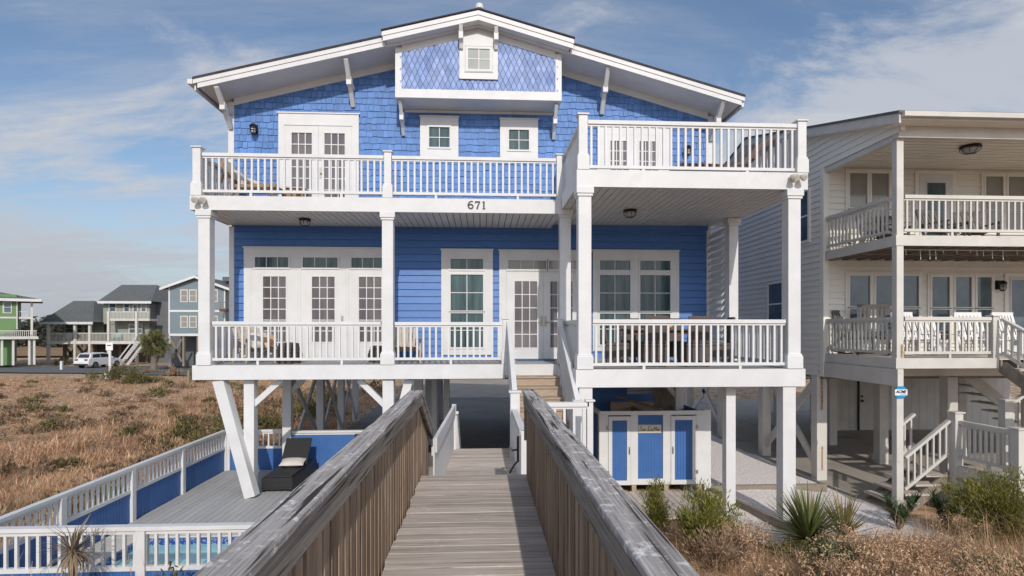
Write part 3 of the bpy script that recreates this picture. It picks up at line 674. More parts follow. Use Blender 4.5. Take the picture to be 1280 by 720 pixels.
# near side guard of the landing
railing(S, (.95, 9.20), (1.74, 9.20), 2.42, 1.42, LZ, gap=.15)
newel(S, 1.76, 9.2, LZ - .3, 2.46, .1, base=False)
# right guard with end board beside the walkway
railing(S, (.585, 7.98), (.585, 10.15), 2.18, 1.40, LZ, gap=.14, wid=.036)
MB().box(.55, .65, 7.93, 8.01, LZ, 2.18).build('guard_post', 'white', S, bevel=.005)
# left solid board guard
def board_guard():
    A = Vector((-.615, 7.62, 0)); B = Vector((-.52, 11.0, 0)); d = (B - A); N = 26
    b = MB()
    for i in range(N):
        p = A + d * (i / N); q = A + d * ((i + .93) / N)
        b.beam(p + Vector((-.02, 0, 1.72)), q + Vector((-.02, 0, 1.72)), .022, .86)
    g = b.build('board_guard', 'white', S)
    MB().beam(A + Vector((0.008, 0, 2.06)), B + Vector((0.008, 0, 2.06)), .03, .20).build('top_board', 'white', g, bevel=.004)
    MB().box(B.x - .05, B.x + .03, B.y - .04, B.y + .05, LZ - .1, 2.16).build('guard_post', 'white', g, bevel=.005)
board_guard()
for i in range(6):
    zt = LZ - .19 * (i + 1); ya = 11.05 + .28 * i
    MB().box(-.55, .55, ya, ya + .30, zt - .04, zt).build('lower_tread', 'wood', S)
sloped_railing(S, (-.50, 11.2, 2.0), (-.50, 12.9, .85), .7)
for x, y in ((-.5, 10.9), (.6, 10.9), (1.7, 10.9), (-.55, 8.2), (.6, 8.2)): MB().box(x - .06, x + .06, y - .06, y + .06, -.1, LZ - .05).build('support_post', 'white_old', S)
tp = thing('foot_tap', 'black hose tap with chrome spout on the white landing guard', 'tap', (.55, 8.5, 1.6))
MB().tube([(.55, 8.62, 1.62), (.55, 8.62, 1.92)], .016).tube([(.55, 8.62, 1.78), (.47, 8.6, 1.77), (.44, 8.58, 1.80)], .014).box(.535, .565, 8.6, 8.64, 1.60, 1.98).build('pipe', 'black', tp)
MB().tube([(.55, 8.55, 1.62), (.49, 8.5, 1.58), (.43, 8.45, 1.49), (.40, 8.42, 1.44)], .014).build('pipe', 'black', tp)
MB().tube([(.41, 8.43, 1.46), (.385, 8.41, 1.415)], [.022, .032], 10).build('spout', 'steel', tp)
MB().tube([(.44, 8.58, 1.77), (.44, 8.58, 1.83)], .022).build('handle', 'steel', tp)
# ================================================================== OUTDOOR SHOWER
O = thing('outdoor_shower', 'white framed outdoor shower stall with two blue doors', 'shower stall', (3.7, 12.5, 0))
SY = 12.5; z0, z1 = .15, 1.79
b = MB()
for a, c in ((2.60, 2.80), (3.31, 3.47), (4.035, 4.21), (4.79, 4.98)): b.box(a, c, SY - .03, SY + .03, z0, z1 - .09)
b.box(2.60, 4.98, SY - .03, SY + .03, z1 - .0895, z1); b.box(3.47, 4.035, SY - .03, SY + .03, z0, z0 + .13)
b.box(2.60, 2.66, SY + .0305, 14.6, z1 - .10, z1); b.box(2.60, 2.66, 14.5, 14.6, z0, z1 - .1005); b.box(2.60, 2.66, SY + .0305, SY + .13, z0, z1 - .1005)
b.box(4.98, 5.13, SY - .02, SY + .14, 0, 1.80)
b.build('frame', 'white', O, bevel=.005)
bead(3.472, 4.033, z0 + .131, z1 - .091, SY - .005, .062, .02).build('panel', 'blue_panel', O)
bead(SY + .14, 14.49, z0 + .02, z1 - .11, 2.62, .08, .024, 'y').build('panel', 'blue_panel', O)
bead(SY + .03, 14.49, z0 + .02, z1 - .03, 4.93, .08, .024, 'y').build('panel', 'blue_panel', O)
for (a, c, hx, hs) in ((2.805, 3.305, 2.79, 3.27), (4.215, 4.785, 4.80, 4.25)):
    b = MB(); frame_rect(b, a, c, z0 - .0, z1 - .115, SY - .042, SY + .005, .085, .085, .09, .10)
    d = b.build('door', 'white', O, bevel=.004)
    bead(a + .0855, c - .0855, z0 + .101, z1 - .206, SY - .02, .062, .018).build('panel', 'blue_panel', d)
    for zz in (.42, 1.42): MB().box(hx - .025, hx + .025, SY - .055, SY - .0425, zz - .03, zz + .05).build('hinge', 'brass', d)
    MB().box(hs - .012, hs + .012, SY - .055, SY - .0425, .83, 1.0).tube([(hs, SY - .05, .98), (hs, SY - .085, .95), (hs, SY - .085, .87), (hs, SY - .05, .84)], .009).build('handle', 'brass', d)
for x in (2.68, 3.39, 4.12, 4.88): MB().box(x - .05, x + .05, SY + .0, SY + .10, -.02, z0 + .02).build('leg', 'wood_stair', O)
MB().box(3.72, 3.80, SY + .05, 14.55, z0, z1 - .1).build('divider', 'wood_post', O); MB().box(3.2, 4.3, 14.0, 14.1, 1.55, 1.80).build('shelf', 'wood_stair', O)
MB().beam((3.35, 13.9, 1.95), (4.2, 13.0, 1.73), .05, .05).build('rail', 'wood_post', O)
MB().box(4.3, 4.95, 14.0, 14.05, 1.5, 2.15).build('back_screen', 'wood_post', O)
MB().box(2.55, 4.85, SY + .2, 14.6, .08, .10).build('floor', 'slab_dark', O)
sg = thing('name_sign', 'small cream sign with dark script lettering on the blue panel', 'sign', (3.73, SY - .01, 1.39))
MB().box(3.475, 4.0, SY - .022, SY - .0075, 1.295, 1.485).build('border', 'sign_edge', sg); MB().box(3.487, 3.988, SY - .026, SY - .0225, 1.308, 1.472).build('board', 'sign_cream', sg)
b = MB(); X = 3.505; Z = 1.345; s_ = .1; ya, yb = SY - .0285, SY - .0262; wl = .0115
def scr(pts, x, zz=0):
    stroke(b, [(x + p[0] * s_, Z + zz + p[1] * s_) for p in pts], wl, ya, yb)
scr([(.62, .92), (.40, 1.02), (.18, .84), (.30, .58), (.48, .36), (.36, .06), (.10, -.02), (-.06, .14)], X)                         # S
scr([(.0, .48), (.02, .1), (.16, .0), (.32, .14), (.36, .48), (.37, .06), (.5, .08)], X + .062)                                       # u
scr([(.0, .42), (.06, .3), (.06, .02)], X + .112); scr([(.06, .3), (.18, .44), (.30, .38)], X + .112)                               # r
X2 = X + .175
scr([(.62, .86), (.46, 1.02), (.32, .86), (.26, .4), (.12, .04), (-.06, .02), (.08, .12), (.40, -.02), (.66, .06)], X2)               # L
scr([(.36, .42), (.16, .46), (.04, .22), (.14, .0), (.30, .1), (.37, .44), (.38, .06), (.5, .06)], X2 + .072)                        # a
X3 = X + .315
scr([(-.16, .0), (.0, .1), (.14, .6), (.2, .98), (.3, .5), (.36, .16), (.52, .6), (.68, 1.0), (.68, .5), (.72, .04)], X3)            # M
scr([(.04, .2), (.28, .28), (.26, .46), (.10, .46), (.02, .2), (.14, .0), (.36, .08)], X3 + .083)                                     # e
scr([(.0, .44), (.06, .3), (.06, .02)], X3 + .123); scr([(.06, .3), (.18, .44), (.30, .36)], X3 + .123)                             # r
b.build('lettering', 'letter', sg)
# ================================================================== POOL DECK AND FENCES
pd = planks(-6.55, -1.2, 10.62, 14.93, -.05, 0, .14, .007, 'y').build('pool_deck', 'deckgrey'); struct(pd)
struct(MB().box(-6.5, -1.2, 10.62, 14.9, -.12, -.055).build('pool_deck_underside', 'dark'))
struct(MB().box(-6.5, -1.2, 10.20, 10.6, -.12, .0).box(-6.5, -5.9, 7.8, 10.195, -.12, 0).box(-5.895, -1.2, 7.8, 8.1, -.12, 0).build('pool_coping', 'white_old', None, .01))
struct(MB().box(-5.9, -1.2, 10.16, 10.195, -1, -.02).box(-5.895, -5.86, 8.1, 10.155, -1, -.02).build('pool_tiles', 'tile'))
w = MB().add([(-5.86, 8.1, -.13), (-1.2, 8.1, -.13), (-1.2, 10.16, -.13), (-5.86, 10.16, -.13)], [(0, 1, 2, 3)]).build('pool_water', 'water'); struct(w)
def fence(name_label, p, q, posts, solid=None, blue=True, zt=1.03, zm=.57):
    t = thing('pool_fence', name_label, 'fence', (*p, 0), 'fences round the pool deck')
    P = Vector((*p, 0)); Q = Vector((*q, 0)); d = (Q - P).normalized(); L = (Q - P).length
    b = MB(); b.beam(P + Vector((0, 0, zt - .03)), Q + Vector((0, 0, zt - .03)), .11, .055); b.beam(P + Vector((0, 0, zt - .085)), Q + Vector((0, 0, zt - .085)), .045, .05)
    if not solid: b.beam(P + Vector((0, 0, zm)), Q + Vector((0, 0, zm)), .06, .06)
    if not solid:
        n = int(L / .135)
        for i in range(n):
            c = P + d * (L * (i + .5) / n); b.beam(c + Vector((0, 0, zm + .02)), c + Vector((0, 0, zt - .07)), .036, .036, up=d)
    b.build('balusters' if not solid else 'rails', 'white', t)
    sd = Vector((d.y, -d.x, 0)); n = int(L / .085); b = MB()
    for i in range(n):
        a = P + d * (L * i / n + .004); c = P + d * (L * (i + 1) / n - .004); h = (zt - .1 if solid else zm - .02)
        b.beam(a + Vector((0, 0, h / 2 - .02)), c + Vector((0, 0, h / 2 - .02)), .02, h + .04)
    b.beam(P + Vector((0, 0, (h - .04) / 2)), Q + Vector((0, 0, (h - .04) / 2)), .01, h - .03)
    b.build('blue_panel', 'blue_panel', t)
    for k in posts:
        c = P + d * k; MB().box(c.x - .06, c.x + .06, c.y - .06, c.y + .06, -.1, zt - .062).build('post', 'white', t, bevel=.006)
    return t
fence('white topped blue fence along the left side of the pool deck', (-6.57, 7.6), (-6.57, 14.96), (.0, 1.65, 3.45, 5.25, 7.36))
fence('white balustrade fence nearest the camera in front of the pool', (-6.5, 7.72), (-1.5, 7.72), (.0, 2.05, 3.62), zm=.47)
fence('short balustrade fence at the far corner of the pool deck', (-6.5, 14.98), (-5.14, 14.98), (.0,))
fence('solid blue fence with white cap behind the black lounger', (-4.88, 14.98), (-1.76, 14.98), (), solid=True, zt=.99)
# lounge
def lounger(x, y, label):
    t = thing('pool_lounger', label, 'sun lounger', (x, y, 0), 'black wicker pool loungers')
    b = MB(); b.box(x, x + .68, y, y + 1.85, .05, .31); b.box(x + .01, x + .67, y - .012, y, .10, .30); b.build('base', 'wicker_black', t, bevel=.012)
    MB().box(x + .03, x + .65, y + .03, y + 1.10, .3105, .345).build('seat', 'wicker_black', t, bevel=.01)
    MB().beam((x + .34, y + 1.12, .36), (x + .34, y + 1.55, .90), .62, .05, up=(0, -1, 1)).build('backrest', 'wicker_black', t, bevel=.012)
    b = MB()
    for dx in (.04, .64):
        for dy in (.05, 1.78): b.box(x + dx - .03, x + dx + .03, y + dy - .03, y + dy + .03, .001, .05)
    b.build('feet', 'black', t)
    return t
L1 = lounger(-4.86, 12.85, 'black wicker lounger with raised back and a cream pillow'); lounger(-3.30, 13.35, 'second black lounger mostly hidden behind the left boardwalk railing')
def pillow(cx, cy, cz, lx, ly, h, rot, m, tilt=0.0, label=None, parent=None, name='pillow'):
    b = MB(); N = 10; vs = []
    for s in (1, -1):
        for i in range(N + 1):
            for j in range(N + 1):
                u = i / N * 2 - 1; v = j / N * 2 - 1; e = max(0, (1 - abs(u) ** 2.6) * (1 - abs(v) ** 2.6)) ** .55
                pin = 1 - .06 * (1 - abs(u * v)) * (abs(u) ** 4 + abs(v) ** 4) * .9
                vs.append((u * lx / 2 * pin, v * ly / 2 * pin, s * e * h / 2))
    n1 = (N + 1) ** 2; fs = []
    for k in (0, 1):
        for i in range(N):
            for j in range(N):
                a = k * n1 + i * (N + 1) + j; q = (a, a + N + 1, a + N + 2, a + 1); fs.append(q if k == 0 else q[::-1])
    b.add(vs, fs); b.xf(Matrix.Translation((cx, cy, cz)) @ Matrix.Rotation(rot, 4, 'Z') @ Matrix.Rotation(tilt, 4, 'X'))
    o = b.build(name, m, parent, smooth=True)
    if label: tag(o, label, 'pillow')
    return o
pillow(-4.50, 13.83, .44, .56, .36, .15, .05, 'cushion', .25, 'cream pillow lying on the black wicker lounger')

# ================================================================== PORCH FURNITURE
def adirondack(label, m='beige', group='wooden armchairs on the blue house'):
    t = thing('adirondack_chair', label, 'armchair', (0, 0, 0), group)
    b = MB()
    for i in range(6):
        y = -.30 + i * .088; b.box(-.27, .27, y, y + .075, .36 - i * .022, .38 - i * .022)
    b.build('seat', m, t)
    b = MB()
    for i in range(7):
        u = (i - 3) / 3; top = .64 - .10 * u * u
        p = Vector((u * .21, .20, .24)); q = Vector((u * .29, .20 + top * .42, .24 + top * 1.02)); b.beam(p, q, .072, .018, up=(0, -1, .4))
    b.beam((-.27, .31, .42), (.27, .31, .42), .03, .06); b.beam((-.27, .42, .72), (.27, .42, .72), .03, .06)
    b.build('backrest', m, t)
    for s in (-1, 1):
        MB().box(s * .34 - .06, s * .34 + .06, -.38, .40, .52, .545).build('armrest', m, t)
        MB().box(s * .31 - .02, s * .31 + .02, -.33, -.24, .001, .5195).build('leg', m, t)
        MB().beam((s * .285, -.33, .34), (s * .285, .52, .02), .03, .10).build('leg', m, t)
        MB().beam((s * .31, .28, .5), (s * .31, .36, .10), .03, .07).build('arm_support', m, t)
    return t
A1 = adirondack('beige fan backed wooden chair against the blue wall by the middle window')
A1.location = (-1.78, 13.35, 2.846); A1.rotation_euler = (0, 0, R(14))
A2 = dup(A1, (-5.20, 13.35, 2.846), R(48), 'beige wooden chair with white pillow by the left porch doors')
pillow(-5.02, 13.18, 3.36, .42, .40, .2, R(48), 'cushion', R(62), 'white pillow on the beige chair by the left porch doors')
pillow(-4.83, 13.25, 3.34, .34, .34, .15, R(60), 'orange', R(60), 'orange cushion behind the white pillow on the left porch')
def pouf(x, y, z, label, r=.27, h=.40):
    t = thing('wicker_pouf', label, 'pouf', (x, y, z), 'dark wicker poufs on the left porch')
    b = MB(); n = 9
    for i in range(n):
        zz = h * (i + .5) / n; rr = r * (1 - .35 * abs((i + .5) / n - .42) ** 1.6 * 2)
        b.lathe((x, y, z), [(rr - .012, zz - h / n / 2), (rr + .004, zz), (rr - .012, zz + h / n / 2)], 20)
    b.build('body', 'wicker', t); MB().lathe((x, y, z + h), [(r * .75, -.002), (r * .7, .03), (r * .3, .045)], 20).build('lid', 'wicker', t)
pouf(-4.35, 13.1, 2.846, 'round dark wicker pouf beside the white pillow chair', .30, .42); pouf(-2.42, 13.35, 2.846, 'round dark wicker pouf half hidden by the middle column', .22, .34)
t = thing('doormat', 'blue doormat in front of the double entry doors', 'doormat', (1.4, 13.7, 2.847)); MB().box(.85, 1.95, 13.5, 14.05, 2.847, 2.862).build('mat', 'mat_blue', t)
# dining set on the right porch
t = thing('dining_table', 'dark dining table behind the balusters of the right lower porch', 'table', (3.9, 12.0, 2.863))
MB().box(3.05, 4.75, 11.55, 12.5, 3.575, 3.615).build('tabletop', 'brownwood', t, bevel=.006)
for x in (3.15, 4.65):
    for y in (11.65, 12.4): MB().box(x - .04, x + .04, y - .04, y + .04, 2.8635, 3.574).build('leg', 'brownwood', t)
MB().box(3.12, 4.68, 11.62, 12.43, 3.50, 3.574).build('apron', 'brownwood', t)
for i, (x, y, r_, c, l) in enumerate(((3.66, 12.0, .09, 'cushion', 'white shell at the left of the table centrepiece'), (3.82, 12.02, .12, 'cushion', 'large pale shell in the middle of the porch table'), (3.98, 11.98, .11, 'orange', 'orange shell at the right of the table centrepiece'))):
    b = MB(); b.lathe((x, y, 3.616), [(r_ * .5, 0), (r_, .04), (r_ * .95, .08), (r_ * .6, .13), (r_ * .2, .17)], 10); b.v = [(px + random.uniform(-.012, .012), py + random.uniform(-.012, .012), max(pz, 3.616)) for px, py, pz in b.v]
    tag(b.build('seashell', c, None, smooth=True), l, 'seashell')
def wchair(label):
    t = thing('wicker_chair', label, 'chair', (0, 0, 0), 'brown wicker chairs round the porch table')
    MB().box(-.24, .24, -.24, .24, .40, .46).build('seat', 'wicker', t, bevel=.02)
    MB().box(-.245, .245, -.235, -.2, .12, .3995).box(-.245, .245, .2, .235, .12, .3995).box(-.245, -.21, -.2, .2, .12, .3995).box(.21, .245, -.2, .2, .12, .3995).build('skirt', 'wicker', t)
    MB().beam((0, .215, .461), (0, .30, 1.0), .47, .05, up=(0, -1, 0)).build('backrest', 'wicker', t, bevel=.02)
    for s in (-1, 1):
        for yy in (-.2, .2): MB().box(s * .21 - .025, s * .21 + .025, yy - .025, yy + .025, .001, .1195).build('leg', 'wicker', t)
    return t
c0 = wchair('brown wicker chair at the left end of the porch table')
c0.location = (2.85, 11.85, 2.864); c0.rotation_euler = (0, 0, R(80))
for x, y, r_, l in ((3.42, 11.25, 178, 'brown wicker chair with its back to the railing, left of the seashells'), (4.25, 11.22, 184, 'brown wicker chair with its back to the railing, right of the seashells'), (5.0, 11.85, 262, 'brown wicker chair at the right end of the porch table'), (3.45, 12.75, 4, 'far left brown wicker chair below the big porch window'), (4.4, 12.8, -5, 'far right brown wicker chair below the big porch window')):
    dup(c0, (x, y, 2.864), R(r_), l)
# chaises on the upper decks
def chaise(label, frame, sl, L=1.35, back=.85, ang=52, w=.62):
    t = thing('chaise_longue', label, 'chaise', (0, 0, 0), 'reclining chaises on the upper decks')
    for s in (-1, 1): MB().beam((0, s * w / 2, .36), (L, s * w / 2, .36), .05, .07).build('side_rail', frame, t)
    MB().box(.03, L - .02, -w / 2 + .03, w / 2 - .03, .35, .385).build('seat', sl, t)
    bx, bz = L + back * math.cos(R(ang)), .36 + back * math.sin(R(ang))
    MB().beam((L, 0, .385), (bx, 0, bz), w - .06, .03, up=(-1, 0, 1)).build('backrest', sl, t)
    for s in (-1, 1):
        MB().beam((L, s * w / 2, .36), (bx, s * w / 2, bz), .04, .05).build('back_frame', frame, t)
        MB().beam((L + .45, s * w / 2, .02), (L + back * .55 * math.cos(R(ang)), s * w / 2, .36 + back * .55 * math.sin(R(ang))), .03, .04).build('back_strut', frame, t)
        for xx in (.1, L - .1, L + .45): MB().box(xx - .03, xx + .03, s * w / 2 - .022, s * w / 2 + .022, .001, .325 if xx < L else .04).build('leg', frame, t)
    return t
C1 = chaise('brown chaise with tan sling back raised at the right end of the upper deck', 'brownwood', 'sling', 1.45, .95, 46, .68)
C1.location = (3.9, 11.55, 6.547); C1.rotation_euler = (0, 0, R(3))
C2 = chaise('chaise with floral cushions at the left end of the upper deck', 'tanwood', 'beige', .95, .75, 62); C2.location = (-4.55, 13.25, 6.447); C2.rotation_euler = (0, 0, R(176))
pillow(-5.42, 13.22, 6.98, .5, .5, .16, R(86), 'cushion', R(60), 'white pillow on the upper left chaise'); pillow(-5.10, 13.15, 6.90, .42, .4, .14, R(86), 'floral', R(30), 'floral pillow on the upper left chaise')
t = thing('side_table', 'small tan wooden side table below the upstairs wall lantern', 'table', (-4.25, 13.3, 6.446))
MB().box(-4.48, -4.02, 13.1, 13.55, 6.80, 6.83).build('tabletop', 'beige', t)
for x in (-4.44, -4.06):
    for yy in (13.14, 13.51): MB().box(x - .02, x + .02, yy - .02, yy + .02, 6.447, 6.7995).build('leg', 'tanwood', t)
MB().box(-4.44, -4.2, 13.14, 13.5, 6.55, 6.79).build('shelf_box', 'tanwood', t)
# ================================================================== NEIGHBOUR HOUSE (right)
NX, NF, NW, NB = 8.37, 11.07, 13.5, 24.0
GZ = -.15
N = thing('beach_house', 'cream sided beach house on piles at the right with two porches', 'house', (NX, NW, 0))
def zn(y): return 7.86 + .2565 * (y - 10.62) if y < 17.1 else 9.522 - .2565 * (y - 17.1)
siding(NX + .12, 20, 3.02, 5.32, NW, .15).build('siding', 'vinyl', N); siding(NX + .12, 20, 5.5, 7.57, NW, .15).build('siding', 'vinyl', N)
side_siding(NX, NW + .12, NB, 2.45, lambda y: zn(y) - .2, .15).build('side_siding', 'vinyl', N)
side_siding(NX, 10.95, NW + .12, 7.56, lambda y: zn(y) - .2, .15).build('gable_siding', 'vinyl', N)
MB().prism([(NW + .002, 2.45), (NB, 2.45), (NB, zn(NB) - .15), (17.1, zn(17.1) - .15), (NW + .002, zn(NW) - .15)], NX + .003, 20.2, 'x').build('wall', 'vinyl', N)
MB().prism([(10.95, 7.595), (NW, 7.595), (NW, zn(NW) - .15), (10.95, zn(10.95) - .15)], NX + .003, NX + .1, 'x').build('wall', 'vinyl', N)
MB().box(NX - .03, NX + .119, NW - .03, NW + .119, 2.45, 7.6).build('corner_board', 'vinyl', N, bevel=.005)
b = MB(); b.prism([(10.62, zn(10.62)), (17.1, zn(17.1)), (NB + .6, zn(NB + .6)), (NB + .6, zn(NB + .6) - .05), (17.1, zn(17.1) - .05), (10.62, zn(10.62) - .05)], NX - .28, 20.6, 'x'); b.build('roof', 'roof_grey', N)
b = MB(); b.prism([(10.66, zn(10.66) - .052), (17.1, zn(17.1) - .052), (NB + .5, zn(NB + .5) - .052), (NB + .5, zn(NB + .5) - .24), (17.1, zn(17.1) - .24), (10.66, zn(10.66) - .24)], NX - .25, NX - .21, 'x')
b.box(NX - .208, 20.5, 10.66, 10.69, zn(10.66) - .185, zn(10.66) - .052); b.box(NX - .208, 20.5, 10.56, 10.655, zn(10.62) - .125, zn(10.62) - .03); b.build('fascia', 'white_old', N)
planks(NX - .2, 20.4, 10.70, 11.16, 7.692, 7.706, .09, .008, 'x').build('eave_soffit', 'vinyl', N)
b = MB(); b.prism([(11.0, zn(11) - .24), (17.1, zn(17.1) - .24), (NB, zn(NB) - .24), (NB, zn(NB) - .225), (17.1, zn(17.1) - .225), (11.0, zn(11) - .225)], NX - .21, NX, 'x'); b.build('rake_soffit', 'vinyl', N)
MB().box(NX, 20.4, 11.0, 11.16, 7.47, 7.69).box(NX, NX + .14, 11.165, NW, 7.44, 7.55).build('porch_beam', 'white_old', N)
planks(NX + .14, 20.3, 11.17, NW - .02, 7.575, 7.59, .20, .034, 'x').build('porch_ceiling', 'vinyl', N)
# decks
for z, nm, xe in ((5.51, 'upper_deck', 20.2), (3.02, 'lower_deck', 20.2)):
    d = planks(NX + .03, xe, NF + .045, NW - .03, z - .04, z - .004, .14, .008, 'x').build(nm, 'wood', N)
    MB().box(NX, xe if z > 4 else 10.56, NF, NF + .04, z - .21, z).box(NX, NX + .04, NF + .04, NW + .0, z - .21, z).build('fascia', 'white_old', d, bevel=.004)
    b = MB()
    for i in range(34):
        x = NX + .1 + i * .36; b.box(x, x + .045, NF + .045, NW - .02, z - .22, z - .045)
    b.box(NX + .05, xe, 12.2, 12.26, z - .235, z - .221)
    b.build('joists', 'wood_post', d)
MB().box(NX - .02, NX + .03, 11.0, 13.7, 2.46, 2.80).build('side_beam', 'white_old', N)
MB().box(NX + .05, 20, 13.6, 23.9, 2.38, 2.445).build('floor_underside', 'wood_post', N)
# posts and rails
def npost(x, y, z0, z1, w=.145): return MB().box(x - w / 2, x + w / 2, y - w / 2, y + w / 2, z0, z1).build('porch_post', 'white_old', N, bevel=.006)
cp = npost(8.47, 11.16, GZ - .2, 7.47); npost(14.6, 11.16, GZ - .2, 7.47)
MB().box(8.48, 8.52, 11.08, 11.087, 3.02, 3.30).build('rust_stain', 'rust', cp)
railing(N, (8.60, NF + .10), (14.45, NF + .10), 6.345, 5.60, 5.51, 'white_old', .135, wid=.036)
railing(N, (NX + .07, 11.36), (NX + .07, NW - .04), 6.345, 5.60, 5.51, 'white_old', .135, wid=.036)
railing(N, (8.60, NF + .10), (10.45, NF + .10), 3.86, 3.10, 3.02, 'white_old', .135, wid=.036)
railing(N, (NX + .07, 11.36), (NX + .07, NW - .04), 3.86, 3.10, 3.02, 'white_old', .135, wid=.036)
newel(N, 10.53, NF + .10, 2.8, 3.9, .13, 'white_old', base=False)
for x, y in ((8.46, 13.85), (8.46, 16.6), (8.46, 19.6), (8.46, 22.8), (11.2, 15.4), (11.4, 18.0), (11.3, 13.2), (13.6, 13.4), (14.2, 16.2), (11.5, 21.5), (14.5, 11.4)):
    b = MB().box(x - .13, x + .13, y - .13, y + .13, GZ - .1, 2.46); o = b.build('pile', 'white_old', N, bevel=.008)
    if (x, y) == (8.46, 13.85): MB().box(x - .04, x + .02, y - .136, y - .1305, 1.6, 2.46).box(x - .02, x + .02, y - .136, y - .1305, .1, .7).build('rust_stain', 'rust', o)
for p, q in (((8.46, 14.0, .2), (8.46, 16.5, 2.3)), ((8.46, 14.0, 2.3), (8.46, 16.5, .2)), ((8.46, 19.7, .2), (8.46, 22.7, 2.3)), ((8.46, 19.7, 2.3), (8.46, 22.7, .2))):
    MB().beam(p, q, .06, .2).build('brace', 'white_old', N)
bead(12.2, 20, GZ, 2.4, 20.5, .3, .03).build('garage_wall', 'white_old', N)
g = MB().box(14.05, 15.0, 20.44, 20.49, GZ + .02, 2.05).build('garage_door', 'white_old', N)
MB().box(14.0, 14.04, 20.43, 20.49, GZ, 2.1).build('door_gap', 'dark', g); MB().tube([(14.12, 20.43, .95), (14.12, 20.38, .95)], .05, 8).tube([(14.12, 20.43, 1.12), (14.12, 20.4, 1.12)], .04, 8).build('handle', 'black', g)
# an open flight under the house
b = MB(); b.beam((13.1, 14.9, 2.5), (15.2, 14.9, .9), .05, .3)
for i in range(6): b.box(13.2 + i * .33, 13.5 + i * .33, 14.9, 15.8, 2.25 - i * .25, 2.29 - i * .25)
b.build('inner_stairs', 'white_old', N)
# windows and doors
y = NW - .022
def nwin(cols, z0, z1, gl, split=.5, name='window'):
    x0, x1 = cols[0][0] - .09, cols[-1][1] + .09; zm = z0 + (z1 - z0) * split
    return window(N, y, (x0, x1, z0 - .09, z1 + .09), [(a, c, lo, hi, 1, 1) for a, c in cols for lo, hi in ((z0, zm - .03), (zm + .03, z1))], gl, 'vinyl', name=name, cap=False)
nwin([(8.98, 9.43), (9.53, 9.98)], 6.05, 7.43, 'glass_shade', .36); nwin([(12.46, 12.92), (13.05, 13.52)], 6.05, 7.40, 'glass_shade', .36)
nwin([(8.98, 9.50), (9.64, 10.13), (10.27, 10.74)], 3.35, 4.92, 'glass_blue'); nwin([(11.07, 11.53), (11.68, 12.10), (12.24, 12.62)], 3.35, 4.90, 'glass_blue')
b = MB(); frame_rect(b, 10.66, 11.72, 5.52, 7.52, y - .03, y, .1, .1, .09, 0); b.build('door_trim', 'vinyl', N)
door(N, y - .004, 10.765, 11.615, 5.53, 7.425, (10.95, 11.43, 5.75, 7.22), 1, 1, 'glass', panel=False)
b = MB(); frame_rect(b, 12.98, 14.2, 3.03, 5.0, y - .03, y, .1, .1, .09, 0); b.build('door_trim', 'vinyl', N)
door(N, y - .004, 13.085, 14.095, 3.04, 4.905, (13.14, 13.95, 3.2, 4.84), 1, 1, 'glass_blue', panel=False)
def side_win(y0, y1, z0, z1):
    b = MB(); b.box(NX - .065, NX - .005, y0 - .07, y0, z0 - .07, z1 + .07).box(NX - .065, NX - .005, y1, y1 + .07, z0 - .07, z1 + .07).box(NX - .065, NX - .005, y0, y1, z1, z1 + .07).box(NX - .065, NX - .005, y0, y1, z0 - .07, z0).box(NX - .058, NX - .01, y0, y1, (z0 + z1) / 2 - .02, (z0 + z1) / 2 + .02)
    o = b.build('window', 'vinyl', N); MB().box(NX - .046, NX - .038, y0, y1, z0, z1).build('pane', 'glass_blue', o)
side_win(14.10, 14.9, 5.9, 7.15); side_win(15.35, 16.1, 3.75, 4.9)
# --- front stairs
T = thing('porch_staircase', 'white railed outside stairs descending from the cream house porch', 'staircase', (10, 11, 0))
b = MB(); b.box(9.62, 10.75, 9.85, 11.02, .80, .84); pl = planks(9.62, 10.75, 9.85, 11.02, .805, .845, .14, .01, 'x').build('landing_floor', 'wood', T)
MB().box(9.60, 10.75, 9.83, 9.848, .62, .842).box(9.60, 9.62, 9.85, 11.02, .62, .842).build('rim_joist', 'white_old', T)
def st_flight(x0, x1, ya, yb, z0, z1, n):
    for i in range(n):
        t = (i + .5) / n; x = x0 + (x1 - x0) * t; z = z0 + (z1 - z0) * (i + 1) / n
        MB().box(min(x, x + (x1 - x0) / n) - .15, max(x, x) + .15, ya, yb, z - .045, z).build('tread', 'wood', T)
st_flight(9.55, 8.45, 11.15, 12.1, .82, GZ + .02, 5)
for yy in (11.18, 12.1): MB().beam((9.62, yy, .62), (8.5, yy, -.22), .05, .22).build('stringer', 'wood_post', T)
sloped_railing(T, (9.56, 11.16, 1.76), (8.62, 11.16, 1.02), .7, 'white_old', low=.68); sloped_railing(T, (9.56, 12.1, 1.76), (9.12, 12.1, 1.41), .7, 'white_old', low=.68)
newel(T, 9.66, 11.10, -.1, 1.93, .17, 'white_old', base=False); newel(T, 9.74, 9.82, -.1, 1.82, .17, 'white_old', base=False); newel(T, 10.72, 11.10, -.1, 2.18, .17, 'white_old', base=False)
railing(T, (9.69, 11.0), (9.73, 9.92), 1.76, 1.0, .845, 'white_old', .12, wid=.036); railing(T, (9.86, 9.84), (11.4, 9.84), 1.70, 1.0, .845, 'white_old', .12, wid=.036)
for i in range(5):
    x = 10.8 + i * .28; MB().box(x, x + .3, 9.85, 11.0, .845 + .19 * i + .145, .845 + .19 * (i + 1)).build('tread', 'wood', T)
sloped_railing(T, (10.80, 11.08, 2.1), (12.2, 11.08, 3.0), .8, 'white_old', low=.7); sloped_railing(T, (10.60, 11.04, 3.84), (10.66, 9.3, 2.9), .8, 'white_old', low=.72)
